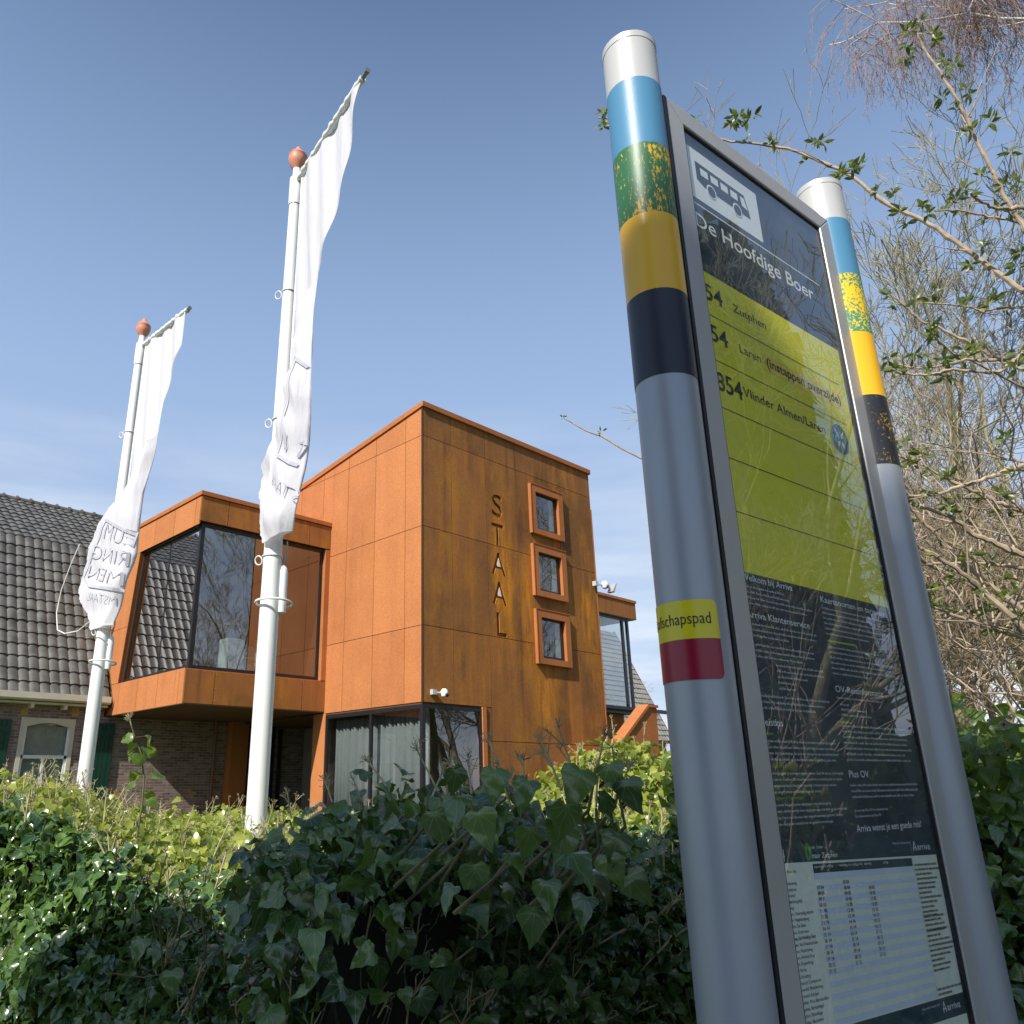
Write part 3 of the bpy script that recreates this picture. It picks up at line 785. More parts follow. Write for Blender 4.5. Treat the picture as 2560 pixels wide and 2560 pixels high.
bfm.prism([(gx0, 18.48, 3.80), (gx0, 18.11, 6.68), (gx0, 18.165, 6.68), (gx0, 18.535, 3.80)], (0.06, 0, 0))
bfm.prism([(gx0 + 0.01, 16.755, 3.80), (gx0 + 0.01, 16.755, 6.68), (gx0 + 0.01, 16.785, 6.68), (gx0 + 0.01, 16.785, 3.80)], (0.04, 0, 0))
bfm.build('bay_window_frame', M['black_metal'], mus)
MB().box((gx0 + 0.08, gy0 + 0.025, 3.80), (10.51, gy0 + 0.031, 6.74)).build('bay_front_pane', M['glass'], mus)
MB().prism([(gx0 + 0.02, gy0 + 0.08, 3.80), (gx0 + 0.02, 18.48, 3.80), (gx0 + 0.02, 18.12, 6.68), (gx0 + 0.02, gy0 + 0.08, 6.68)], (0.006, 0, 0)).build('bay_side_pane', M['glass_mirror'], mus)
# --- glazed wing behind the tower
wg = MB()
for x0, x1 in ((16.81, 18.5), (18.5, 20.2), (20.2, 21.9), (21.9, 23.65)): slabY(wg, x0, x1, 6.80, 7.37, 15.2)
wg.box((23.63, 15.225, 6.80), (23.65, 19.0, 7.37))
wg.build('wing_fascia', M['corten_front'], mus)
MB().box((16.8, 15.17, 7.375), (23.68, 19.0, 7.47)).build('wing_coping', M['corten_trim'], mus)
MB().box((16.8, 15.23, 6.80), (23.6, 19.0, 7.36)).build('wing_roof_core', M['interior'], mus)
MB().box((16.8, 15.1, 3.70), (26.5, 15.3, 3.80)).box((16.8, 15.3, 3.6), (23.3, 19, 3.78)).build('wing_floor', M['black_metal'], mus)
wf = MB()
for x in (17.5, 21.4, 22.95, 23.25): wf.box((x - 0.05, 15.32, 3.80), (x + 0.05, 15.40, 6.718))
wf.box((16.8, 15.32, 6.72), (23.3, 15.40, 6.80)); MB().box((23.2, 18.9, 3.8), (23.3, 19.0, 6.8)).build('wing_corner_post', M['black_metal'], mus)
wf.build('wing_window_frame', M['black_metal'], mus)
MB().box((16.85, 15.355, 3.80), (23.2, 15.361, 6.72)).build('wing_pane', M['glass'], mus)
MB().box((16.81, 15.6, 0.0), (23.0, 15.8, 3.6)).build('wing_base_wall', M['corten_trim'], mus)
# --- sloping stair parapet
sp = MB()
sp.prism([(17.85, 11.35, 3.24), (18.2, 11.35, 3.24), (18.1, 11.35, 0.0), (14.6, 11.35, 0.0), (14.6, 11.35, 0.95)], (0, 0.25, 0))
sp.build('stair_parapet', M['corten_trim'], mus)
spc = MB().prism([(17.83, 11.31, 3.245), (18.24, 11.31, 3.245), (18.24, 11.31, 3.31), (17.80, 11.31, 3.31), (14.55, 11.31, 1.0), (14.6, 11.31, 0.94)], (0, 0.33, 0))
spc.build('stair_coping', M['corten_side'], mus)

# --- things inside and on the museum
cu = MB(); n = 150
for wv, (y0, y1) in enumerate(((12.05, 15.05),)):
    pts = [(11.0 + 0.045 * math.sin(i * 0.95) + 0.02 * math.sin(i * 0.41), y0 + (y1 - y0) * i / n) for i in range(n + 1)]
    vs = [(x, y, 0.06) for x, y in pts] + [(x, y, 2.84) for x, y in pts]
    cu.add(vs, [(i, i + 1, n + 2 + i, n + 1 + i) for i in range(n)])
co = cu.build('curtain', M['curtain'], smooth=True); co.modifiers.clear()
co.modifiers.new('thick', 'SOLIDIFY').thickness = 0.004
tag(co, 'pale grey pleated curtain behind the ground floor corner glass', 'curtain')
for x0, x1, y, zt, lab in ((8.90, 9.32, 16.5, 4.68, 'white display plinth standing left of the mast behind the bay glass'), (9.90, 10.18, 16.6, 4.78, 'slim white display plinth behind the right side of the mast inside the bay')):
    b = MB().box((x0, y, 3.63), (x1, y + 0.4, zt)).box((x0 + 0.02, y + 0.02, 3.62), (x1 - 0.02, y + 0.38, 3.64)); o = b.build('display_plinth', M['plinth'], bevel=0.004); tag(o, lab, 'plinth', 'plinths inside the bay')
bk = empty('bookcase', 'low white shelf with a row of books inside the bay window', 'bookcase')
q0 = EYE + ray(700, 1648) * (17.6 / ray(700, 1648)[1]); q1 = EYE + ray(783, 1660) * (17.6 / ray(783, 1660)[1])
bx0, bx1, bz = q0[0], min(q1[0], 10.66), q0[2]
bx1 = 10.66 if bx1 > 10.66 else bx1; bx0 = min(bx0, bx1 - 0.8)
MB().box((bx0, 17.6, bz - 0.03), (bx1, 17.9, bz)).box((bx0, 17.6, bz - 0.45), (bx1, 17.9, bz - 0.42)).box((bx0, 17.88, bz - 0.45), (bx1, 17.9, bz)).box((bx0, 17.6, 3.62), (bx0 + 0.03, 17.88, bz - 0.45)).box((bx1 - 0.03, 17.6, 3.62), (bx1, 17.88, bz - 0.45)).build('shelf', M['white'], bk)
mb = MB(); x = bx0 + 0.02
while x < bx1 - 0.04:
    w = rnd.uniform(0.015, 0.035); mb.box((x, 17.63, bz + 0.002), (x + w * 0.9, 17.83, bz + rnd.uniform(0.16, 0.26))); x += w
mb.build('books', M['paper'], bk)

def cctv(loc, s, lab, tilt=0.0):
    t = empty('security_camera', lab, 'camera', 'security cameras on the museum')
    x, y, z = loc
    MB().box((x - 0.13 * s, y - 0.01, z - 0.05 * s), (x - 0.03 * s, y - 0.10 * s, z + 0.05 * s)).tube([(x - 0.05 * s, y - 0.06 * s, z), (x + 0.08 * s, y - 0.14 * s, z - 0.02 * s)], 0.02 * s, 8).build('bracket', M['cap_white'], t)
    MB().lathe((x + 0.13 * s, y - 0.15 * s, z - 0.08 * s), [(0.02 * s, -0.02 * s), (0.06 * s, 0.0), (0.08 * s, 0.05 * s), (0.075 * s, 0.11 * s), (0.04 * s, 0.15 * s)], 16).build('housing', M['white'], t, smooth=True)
    MB().tube([(x + 0.13 * s, y - 0.2 * s, z - 0.05 * s), (x + 0.135 * s, y - 0.24 * s, z - 0.07 * s)], 0.035 * s, 12).build('lens', M['black_metal'], t, smooth=True)
    return t
cctv((11.02, 11.9, 3.19), 1.0, 'white dome security camera at the bottom corner of the lettered tower')
c2 = cctv((16.72, 11.88, 6.32), 1.2, 'white security camera with a grey spotlight on the far right edge of the tower')
MB().prism([(16.95, 11.7, 6.12), (17.12, 11.7, 6.36), (17.15, 11.7, 6.34), (17.02, 11.7, 6.10)], (0, -0.18, 0)).build('spotlight', M['alu'], c2)

# ================================================================== FARMHOUSE
fh = empty('farmhouse', 'dark brick farmhouse with a kinked grey pantile roof and green shutters', 'farmhouse')
WX0, WX1, WY = -8.0, 7.25, 18.92
w = MB()
# front wall with the window opening
ox0, ox1, oz0, oz1 = 5.53, 6.65, 1.42, 2.92
w.box((WX0, WY, 0), (ox0, WY + 0.25, 3.3)); w.box((ox1, WY, 0), (10.835, WY + 0.25, 3.01)); w.box((ox1, WY, 3.02), (WX1, WY + 0.25, 3.3))
w.box((ox0, WY, 0), (ox1, WY + 0.25, oz0)); w.box((ox0, WY, oz1), (ox1, WY + 0.25, 3.3))
w.prism([(WX1, WY + 0.26, 0), (WX1, 29, 0), (WX1, 29, 3.3), (WX1, 24, 9.1), (WX1, 21, 7.2), (WX1, WY + 0.26, 3.5)], (-0.25, 0, 0))
w.prism([(WX0, WY + 0.26, 0), (WX0, 29, 0), (WX0, 29, 3.3), (WX0, 24, 9.1), (WX0, 21, 7.2), (WX0, WY + 0.26, 3.5)], (0.25, 0, 0))
w.build('wall', M['brick'], fh)
for grp in (((5.50, 2.98, 0.14, 0.24),), ((6.55, 2.98, 0.14, 0.24),), ((7.66, 1.24, 0.2, 0.058), (7.72, 1.305, 0.2, 0.058), (7.66, 1.37, 0.14, 0.058)), ((9.42, 1.24, 0.2, 0.058), (9.48, 1.305, 0.2, 0.058), (9.42, 1.37, 0.14, 0.058))):
    yb_ = MB()
    for x, z, bw, bh in grp: yb_.box((x, WY - 0.004, z), (x + bw, WY + 0.05, z + bh - 0.004))
    yb_.build('yellow_brick_block', M['yellow_brick'], fh)
# roof of pantiles
PT, CO = 0.213, 0.335
def roof(x0, x1, prof, mat, parent, name='roof', pt=PT, amp=0.024, step=0.032, k=10):
    nx = int((x1 - x0) / pt * k); X = np.linspace(x0, x1, nx + 1)
    ph_ = (X - x0) / pt * 2 * math.pi
    fr_ = ((X - x0) / pt) % 1.0
    wv = np.where(fr_ < 0.76, amp * (0.85 * np.sin(np.pi * fr_ / 0.76) + 0.9 * fr_ / 0.76), amp * 0.9 * (1 - (fr_ - 0.76) / 0.24))
    V = []; rows = 0
    for (ya, za), (yb2, zb) in zip(prof, prof[1:]):
        Ls = math.hypot(yb2 - ya, zb - za); nc = max(1, round(Ls / CO)); dy, dz = (yb2 - ya) / nc, (zb - za) / nc
        ny, nz = -(zb - za) / Ls, (yb2 - ya) / Ls
        for c in range(nc):
            jit = nr.normal(0, 0.003, nx // k + 2).repeat(k)[:nx + 1]
            for s, h in ((0.0, step), (0.5, step * 0.55), (0.99, 0.0)):
                y = ya + dy * (c + s); z = za + dz * (c + s)
                hh = h + wv + jit
                V.append(np.column_stack([X, y + ny * hh, z + nz * hh])); rows += 1
    V = np.concatenate(V); n1 = nx + 1
    F = [(r * n1 + i, r * n1 + i + 1, (r + 1) * n1 + i + 1, (r + 1) * n1 + i) for r in range(rows - 1) for i in range(nx)]
    me = bpy.data.meshes.new(name); me.from_pydata(V.tolist(), [], F); me.update()
    return link(name, me, mat, parent)
ro = roof(WX0 - 0.1, 7.236, [(18.66, 3.36), (20.95, 7.40), (24.0, 9.31)], M['tile'], fh)
roof(7.236, 8.727, [(20.95, 7.40), (24.0, 9.31)], M['tile'], fh, name='roof_extension')
MB().prism([(8.70, 20.98, 7.3), (8.70, 29.4, 3.2), (8.70, 24.0, 9.15)], (-1.4, 0, 0)).build('roof_end_wall', M['brick'], fh)
bkr = MB().prism([(WX0 - 0.1, 24.0, 9.31), (WX0 - 0.1, 29.5, 3.2), (WX0 - 0.1, 29.5, 3.1), (WX0 - 0.1, 24.0, 9.1)], (16.8, 0, 0)); bkr.build('rear_roof', M['tile'], fh)
rg = MB(); x = WX0 - 0.1
while x < 8.5:
    rg.tube([(x, 24.0, 9.31), (x + 0.36, 24.0, 9.31)], [0.105, 0.095], 12)
    rg.tube([(x, 24.0, 9.32), (x + 0.05, 24.0, 9.32)], [0.13, 0.13], 12); x += 0.36
rg.build('ridge_tiles', M['tile_ridge'], ro)
MB().prism([(7.285, 18.65, 3.30), (7.285, 20.95, 7.38), (7.285, 24.0, 9.30), (7.285, 24.0, 9.05), (7.285, 21.05, 7.15), (7.285, 18.76, 3.20)], (0.03, 0, 0)).build('verge_board', M['moss'], ro)
gt = MB().prism([(WX0, 18.56, 3.42), (WX0, 18.56, 3.29), (WX0, 18.60, 3.25), (WX0, 18.68, 3.25), (WX0, 18.68, 3.42), (WX0, 18.66, 3.42), (WX0, 18.66, 3.28), (WX0, 18.60, 3.28), (WX0, 18.58, 3.42)], (15.24, 0, 0))
gt.build('gutter', M['cream'], fh)
ev = MB().box((WX0, 18.68, 3.19), (7.22, 18.915, 3.235))
x = WX0
while x < 7.2: ev.box((x, 18.66, 3.10), (x + 0.07, 18.915, 3.192)); x += 0.68
ev.build('eave_boards', M['cream'], fh)
wf = MB()
wf.box((ox0, 18.90, oz0), (ox0 + 0.09, 19.0, oz1)); wf.box((ox1 - 0.09, 18.90, oz0), (ox1, 19.0, oz1)); wf.box((ox0 + 0.09, 18.90, oz0), (ox1 - 0.09, 19.0, oz0 + 0.08))
arc = [(ox0 + 0.09, 18.90, oz1)] + [(ox1 - 0.09, 18.90, oz1)] + [(ox1 - 0.09 - (ox1 - ox0 - 0.18) * i / 10, 18.90, 2.72 + 0.10 * math.sin(math.pi * i / 10)) for i in range(11)]
wf.prism(arc, (0, 0.1, 0))
wfo = wf.build('window_frame', M['cream'], fh)
ws = MB(); a0, a1 = ox0 + 0.09, ox1 - 0.09
ws.box((a0, 18.93, 2.08), (a1, 18.985, 2.15)); ws.box((6.06, 18.93, oz0 + 0.08), (6.12, 18.985, 2.08))
for q in (a0, a1 - 0.05): ws.box((q, 18.93, oz0 + 0.08), (q + 0.05, 18.985, 2.75))
ws.build('sash', M['white'], wfo)
MB().box((a0 + 0.05, 18.955, 1.5), (a1 - 0.05, 18.961, 2.8)).build('pane', M['glass_dark'], wfo)
MB().box((a0, 19.05, 1.4), (a1, 19.06, 2.9)).build('net_curtain', M['paper'], wfo)
MB().box((5.4, 18.84, 1.34), (6.78, 19.0, 1.415)).build('sill', M['cream'], wfo)
for sx0, sx1 in ((6.93, 7.52), (4.75, 5.34)):
    s = MB()
    nb = 6
    for i in range(nb):
        w_ = (sx1 - sx0) / nb; s.box((sx0 + i * w_ + 0.003, 18.865, 1.15), (sx0 + (i + 1) * w_ - 0.003, 18.905, 2.86))
    s.box((sx0, 18.85, 1.3), (sx1, 18.864, 1.42)); s.box((sx0, 18.85, 2.6), (sx1, 18.864, 2.72))
    s.build('shutter', M['shutter'], fh)
# ------------------------------------------------------------------ house far right
hh = empty('background_house', 'house with a pale tiled roof and red verge beyond the museum wing', 'house')
roof(32.0, 41.8, [(25.2, 3.7), (28.6, 10.4)], simple('pale_roof_tile', (0.24, 0.225, 0.2), 0.6, var=0.2, scale=2), hh, pt=0.3, k=4, amp=0.035, step=0.05)
MB().prism([(41.8, 25.1, 3.6), (41.8, 28.6, 10.5), (41.8, 32.0, 3.6)], (0.12, 0, 0)).build('verge', simple('red_verge', (0.3, 0.06, 0.04), 0.6), hh)
MB().box((32.2, 25.6, 0), (41.7, 31.6, 3.65)).build('wall', M['brick'], hh)

# ================================================================== FLAG MASTS AND FLAGS
def mast(px, py, ex, ey, lab, cord_side):
    t = empty('flagpole', lab, 'flagpole', 'white flagpoles in front of the museum'); t.location = (px, py, 0)
    MB().lathe((0, 0, 0), [(0.069, 0.0), (0.067, 2.6), (0.058, 4.4), (0.048, 6.05)], 28).build('pole', M['pole_white'], t, smooth=True)
    MB().lathe((0, 0, 0), [(0.054, 6.06), (0.056, 6.10), (0.056, 6.33), (0.036, 6.36), (0.034, 6.46)], 24).build('rotor_collar', M['pole_white'], t, smooth=True)
    MB().lathe((0, 0, 0), [(0.025, 6.42), (0.035, 6.44), (0.066, 6.485), (0.082, 6.54), (0.079, 6.575), (0.082, 6.58), (0.062, 6.61), (0.03, 6.64), (0.02, 6.67), (0.004, 6.69)], 24).build('finial', M['terracotta'], t, smooth=True)
    e = np.array([ex, ey, 0.0])
    MB().tube([e * 0.03 + (0, 0, 6.3), e * 0.90 + (0, 0, 6.30), e * 0.985 + (0, 0, 6.30)], 0.017, 10).tube([e * 0.985 + (0, 0, 6.30), e * 1.005 + (0, 0, 6.30)], 0.022, 10).build('swing_arm', M['steel'], t, smooth=True)
    d = np.array(cord_side + (0.0,))
    for z, R in ((4.06, 0.066), (2.98, 0.070), (5.20, 0.058)):
        r_ = MB().torus((0, 0, z), R, 0.006).torus(-d * (R + 0.03) + (0, 0, z - 0.03), 0.032, 0.005, (1, 0.3, 0.3), 18, 6); r_.build('guide_ring', M['pole_white'], t, smooth=True)
    MB().torus((d[0] * 0.03, d[1] * 0.03, 2.64), 0.128, 0.009, (0.06, 0.05, 1)).build('weight_hoop', M['pole_white'], t, smooth=True)
    MB().lathe(tuple(d * 0.082), [(0.008, 2.56), (0.034, 2.575), (0.036, 2.86), (0.028, 2.90), (0.008, 2.92)], 16).build('counterweight', M['pole_white'], t, smooth=True)
    MB().tube([tuple(d * 0.082 + (0, 0, 2.91)), tuple(d * 0.085 + (0.004, 0, 2.97)), tuple(d * 0.104 + (0, 0, 3.02)), tuple(d * 0.10 + (0, 0, 3.10))], [0.006, 0.011, 0.006, 0.006], 8).build('snap_hook', M['steel'], t, smooth=True)
    return t
P2, E2 = np.array([2.915, 4.852]), np.array([-0.26, -1.31])
P1, E1 = np.array([3.09, 8.348]), np.array([0.04, -1.13])
camright = (0.80, -0.55)
mast(P2[0], P2[1], E2[0], E2[1], 'tall white flagpole rising in front of the glazed bay, the nearer mast', camright)
mast(P1[0], P1[1], E1[0], E1[1], 'white flagpole in front of the grey tiled farmhouse roof, the farther mast', camright)

def flag(name, P, E, outer, inner, zb, lab, seed, am=0.5):
    e = E / np.linalg.norm(E); n = np.array([e[1], -e[0]])
    if n @ P > 0: n = -n
    oz, oa = zip(*sorted(outer)); iz, ia = zip(*sorted(inner))
    W = lambda z: float(np.interp(z, oz, oa)); I = lambda z: float(np.interp(z, iz, ia))
    def pos(a, z, out): return (P[0] + e[0] * a + n[0] * out, P[1] + e[1] * a + n[1] * out, z)
    def out_front(a, z):
        return (0.016 if z > 4.6 else 0.016 * max(am, (z - 4.0) / 0.6)) * math.sin(a * 7 + z * 1.7 + seed) * min(1, max(0, a - 0.12) * 3) + 0.012 * math.sin(a * 23 + z * 3.1)
    def out_flap(a, z):
        k = min(1.0, max(0.0, (W(z) - a) / 0.08))
        return out_front(W(z), z) + k * (0.085 + am * (0.03 * math.sin(a * 9 - z * 4.0 + seed) + 0.014 * math.sin(z * 17 + a * 12 + seed) + 0.008 * math.sin(a * 31 + z * 9)))
    V = []; F = []; nz, nu, nf = 170, 26, 34
    zt = 6.27
    for j in range(nz + 1):
        z0 = zt + (zb - zt) * j / nz
        w = W(z0); i_ = I(z0)
        jag = 0.018 * math.sin(z0 * 41 + seed) * math.sin(z0 * 13) + rnd.uniform(-0.01, 0.01)
        a_start = 0.14 - 0.10 * max(0.0, (3.5 - z0) / 0.5) if name else 0.14
        for k in range(nu + 1):
            a = a_start + (w - a_start) * k / nu; zz = z0
            if j == 0: zz = 6.285
            V.append(pos(a, zz, out_front(a, z0)))
        fl = w - i_
        has = fl > 0.02 and z0 < 5.05
        for k in range(1, nf + 1):
            q = k / nf
            a = w - (fl + (jag if has else 0)) * q if has else w - 0.012 * q
            V.append(pos(a, z0 - (0.02 * q if has else 0), out_flap(a, z0) if has else out_front(w, z0) + 0.008 * q))
    row = nu + nf + 1
    for j in range(nz):
        for k in range(row - 1): F.append((j * row + k, j * row + k + 1, (j + 1) * row + k + 1, (j + 1) * row + k))
    me = bpy.data.meshes.new('banner_flag'); me.from_pydata(V, [], F); me.update(); me.polygons.foreach_set('use_smooth', [True] * len(me.polygons))
    o = link('banner_flag', me, M['flag']); tag(o, lab, 'flag', 'white banner flags')
    sl = MB()
    L_ = W(6.28) + 0.01
    pts = [pos(0.06 + (L_ - 0.06) * i / 30, 6.30 + 0.006 * math.sin(i * 1.9), 0.004 * math.sin(i * 2.7)) for i in range(31)]
    sl.tube(pts, [0.027 + 0.004 * math.sin(i * 2.3 + seed) for i in range(31)], 10); sl.build('sleeve', M['pole_white'], o, smooth=True)
    hm = MB().tube([pos(0.135, z, 0.0) for z in np.linspace(6.25, 4.3, 12)], 0.009, 6); hm.build('hoist_hem', M['pole_white'], o, smooth=True)
    def draw(mb, v, f):
        mb.add([pos(a, z, max(out_flap(a, z), 0.0) + 0.016) for a, z in v], f)
    def stroke(mb, p0, p1, wd, n_=14):
        p0 = np.array(p0); p1 = np.array(p1); d = p1 - p0; d /= np.linalg.norm(d); q = np.array([-d[1], d[0]]) * wd / 2
        vs = []
        for i in range(n_ + 1):
            c = p0 + (p1 - p0) * i / n_; vs += [tuple(c + q), tuple(c - q)]
        draw(mb, vs, [(2 * i, 2 * i + 1, 2 * i + 3, 2 * i + 2) for i in range(n_)])
    def word(mb, body, right, left, cap):
        """mirror writing: the print seen through the back of the cloth"""
        right = np.array(right); left = np.array(left); Lw = np.linalg.norm(left - right); d = (left - right) / Lw
        up = np.array([-d[1], d[0]]); up = up if up[1] > 0 else -up
        v, f = fit_text(body, 0, Lw, 0, cap, bold=-0.018)
        draw(mb, [tuple(right + d * p[0] + up * p[1]) for p in v], f)
    return o, stroke, word, (P, e)
def pf(P, e, x, y):
    r = ray(x, y); n_ = np.array([e[1], -e[0]]); k = (P @ n_) / (r[:2] @ n_); H = EYE + r * k
    return (float((H[:2] - P) @ e), float(H[2]))
o2, st2, wd2, (p_, e_) = flag('b', P2, E2,
    [(6.30, 1.25), (6.28, 1.24), (6.1, 1.16), (5.88, 1.07), (5.6, .94), (5.26, .76), (5.02, .60), (4.7, .575), (4.36, .585), (4.01, .59), (3.8, .56), (3.49, .51), (3.26, .46), (3.07, .36)],
    [(6.3, 1.24), (5.05, .60), (4.77, .49), (4.49, .36), (4.21, .23), (3.98, .11), (3.9, -.03), (3.74, -.19), (3.51, -.2), (3.23, -.06), (3.07, 0.05)],
    3.08, 'white banner flag on the near mast, twisted and torn with grey mirrored lettering', 1.0, 0.6)
tm = MB()
q = lambda a, b: pf(p_, e_, 560 + a * 340 / 938, 700 + b * 700 / 1932)
st2(tm, q(585, 560), q(512, 950), 0.022); st2(tm, q(585, 560), q(612, 610), 0.022); st2(tm, q(480, 1060), q(437, 1215), 0.022); st2(tm, q(437, 1215), q(540, 1285), 0.024)
wd2(tm, 'N', q(545, 1235), q(490, 1190), 0.13)
wd2(tm, 'STAAL', q(525, 1545), q(385, 1400), 0.085)
tm.build('print', M['flag_ink'], o2)
o1, st1, wd1, _ = flag('a', P1, E1,
    [(6.30, 1.09), (6.27, 1.07), (5.89, 1.04), (5.58, .83), (5.32, .75), (5.03, .73), (4.76, .70), (4.56, .65), (4.3, .60), (3.67, .55), (3.34, .40), (3.01, .25)],
    [(6.3, 1.09), (5.02, .73), (4.92, .68), (4.61, .47), (4.39, .24), (4.31, -.09), (4.13, -.3), (3.98, -.42), (3.67, -.55), (3.54, -.60), (3.35, -.50), (3.24, -.36), (3.05, -.14), (2.98, -.1)],
    2.99, 'white banner flag on the far mast, its torn lower half showing mirrored museum lettering', 2.6, 0.25)
tm = MB()
st1(tm, (.56, 3.87), (-.08, 4.17), 0.03); st1(tm, (-.08, 4.17), (-.50, 3.62), 0.02); st1(tm, (-.50, 3.60), (-.30, 3.48), 0.03); st1(tm, (-.30, 3.48), (.42, 3.31), 0.03)
wd1(tm, 'EUM', (.53, 3.74), (-.10, 3.97), 0.17); wd1(tm, 'RING', (.47, 3.55), (-.36, 3.80), 0.15); wd1(tm, 'MEN', (.40, 3.36), (-.42, 3.60), 0.14)
wd1(tm, 'MSTAAL', (.30, 3.18), (-.34, 3.34), 0.09)
tm.build('print', M['flag_ink'], o1)
# loose cord at the torn flag
cd = MB()
def ap(a, z, out=0.2):
    e = E1 / np.linalg.norm(E1); n = np.array([e[1], -e[0]]); n = -n if n @ P1 > 0 else n
    return (P1[0] + e[0] * a + n[0] * out, P1[1] + e[1] * a + n[1] * out, z)
cd.tube([ap(-.45, 3.95), ap(-.62, 3.75), ap(-.78, 3.5), ap(-.82, 3.25), ap(-.72, 3.05), ap(-.5, 2.98), ap(-.15, 2.96), ap(.12, 3.02)], 0.006, 6)
cd.build('loose_cord', M['white'], o1, smooth=True)

# ================================================================== BUS STOP SIGN
sign = empty('bus_stop_sign', 'tall grey bus stop board between two colour banded posts, with timetables behind glass', 'bus stop sign')
PHI = math.radians(6.5)
SN = np.array([math.sin(PHI), math.cos(PHI), 0.0]); SU = np.array([math.cos(PHI), -math.sin(PHI), 0.0]); SH = 0.747; GT = 2.713; GL = 1.203; GW = 0.545
def S(t, d, off=0.0):       # t metres from the left edge of the glass, d metres down from its top, off metres towards the viewer
    p = SU * (GL + t) + SN * (SH - off); return (p[0], p[1], GT - d)
RP = 0.0557
posts = [(1.36, 61.05, 2.892), (2.0, 73.85, 2.892)]
bands = [(2.765, 2.597), (2.597, 2.43), (2.43, 2.26), (2.26, 2.085)]
bm_ = [[M['blue1'], M['green1'], M['gold'], M['black1']], [M['blue1'], M['green2'], M['gold'], M['black2']]]
for i, (D, az, zt) in enumerate(posts):
    a = math.radians(az); cx, cy = D * math.sin(a), D * math.cos(a)
    p = MB().lathe((cx, cy, 0), [(RP, 0.0), (RP, 2.765), (RP, 2.887)], 64)
    po = link('post', p.mesh('post', True), None, sign, [M['post_grey'], M['cap_white']]); md = po.modifiers.new('es', 'EDGE_SPLIT'); md.split_angle = math.radians(40)
    for f_ in po.data.polygons:
        if f_.center.z > 2.765: f_.material_index = 1
    MB().lathe((cx, cy, 0), [(RP + 0.001, 2.875), (RP + 0.0012, 2.890), (RP - 0.002, 2.893), (0.001, 2.894)], 64).build('post_cap', M['cap_white'], po, smooth=True)
    for (zt_, zb_), mt in zip(bands, bm_[i]):
        MB().lathe((cx, cy, 0), [(RP, zb_), (RP + 0.0007, zb_), (RP + 0.0007, zt_), (RP, zt_)], 64).build('paint_band', mt, po, smooth=True)
    MB().lathe((cx, cy, 0), [(0.12, 0.0), (0.12, 0.015), (RP + 0.01, 0.02), (RP + 0.01, 0.0)], 32).build('base_plate', M['alu'], po)
    if i == 0:
        def cyl(q, z, off): return (cx + (RP + off) * math.sin(q), cy + (RP + off) * math.cos(q), z)
        face = math.radians(241)
        def wrap(name, z0, z1, q0, q1, mt, off=0.0012, rc=0.010, corners=(1, 1)):
            n = 60; mb = MB(); vs = []; fs = []
            for k in range(n + 1):
                q = q0 + (q1 - q0) * k / n; s = min(abs(q - q0), abs(q1 - q)) * RP
                c = rc - math.sqrt(max(0, rc * rc - max(0, rc - s) ** 2)) if s < rc else 0
                vs += [cyl(q, z0 + c * corners[0], off), cyl(q, z1 - c * corners[1], off)]
            mb.add(vs, [(2 * k, 2 * k + 1, 2 * k + 3, 2 * k + 2) for k in range(n)])
            return mb.build(name, mt, po, smooth=True)
        # angles grow anticlockwise seen from above when they shrink here: right of the viewer is face - x
        R_ = face - math.radians(43); L_ = face + math.radians(116)
        wrap('trail_sticker', 1.616, 1.678, L_, R_, M['sticker_yellow'], corners=(0, 1)); wrap('trail_sticker', 1.553, 1.6155, L_, R_, M['sticker_red'], corners=(1, 0))
        v, f = fit_text('Graafschapspad', 0, 0.130, 1.6395, 0.0185, bold=-0.004)
        q_r = face - math.radians(29)
        mb = MB().add([cyl(q_r + (0.130 - p_[0]) / RP, p_[1], 0.002) for p_ in v], f); mb.build('sticker_lettering', M['ink'], po)
# frame
FB, FT = 2.28, -0.046
fm = MB()
def bar(t0, t1, d0, d1, o0, o1, mb): mb.prism([S(t0, d0, o1), S(t1, d0, o1), S(t1, d1, o1), S(t0, d1, o1)], SN * (o1 - o0))
def mitre(pts, o0, o1, mb): mb.prism([S(t, d, o1) for t, d in pts], SN * (o1 - o0))
tl, trr = -0.053, GW + 0.053
g_ = 0.0006
mitre([(tl, FT), (trr, FT), (GW, 0), (0, 0)], -0.075, 0.006, fm)
mitre([(tl, FT + g_), (0 - g_ * 0, g_), (0, FB), (tl, FB + 0.05)], -0.075, 0.006, fm)
mitre([(trr, FT + g_), (trr, FB + 0.05), (GW, FB), (GW, g_)], -0.075, 0.006, fm)
mitre([(tl, FB + 0.051), (0, FB + 0.001), (GW, FB + 0.001), (trr, FB + 0.051)], -0.075, 0.006, fm)
fm.build('frame', M['alu'], sign, bevel=0.0025)
bb = MB(); bar(-0.05, GW + 0.05, -0.04, FB + 0.04, -0.074, -0.030, bb); bb.build('back_panel', M['alu'], sign)
gk = MB()
bar(0.0, 0.005, 0.0, FB, -0.02, 0.0025, gk); bar(GW - 0.007, GW, 0.0, FB, -0.02, 0.0025, gk); bar(0.005, GW - 0.007, 0.0, 0.005, -0.02, 0.0025, gk); bar(0.005, GW - 0.007, FB - 0.006, FB, -0.02, 0.0025, gk)
gk.build('gasket', M['rubber'], sign)
sl = MB(); bar(tl - 0.010, tl - 0.0004, FT + 0.005, FB, -0.06, 0.0075, sl); bar(trr + 0.0005, trr + 0.012, FT + 0.005, FB, -0.06, -0.004, sl); sl.build('gap_shade_strip', M['rubber'], sign)  # black strips put in the post-to-frame gaps as their shade
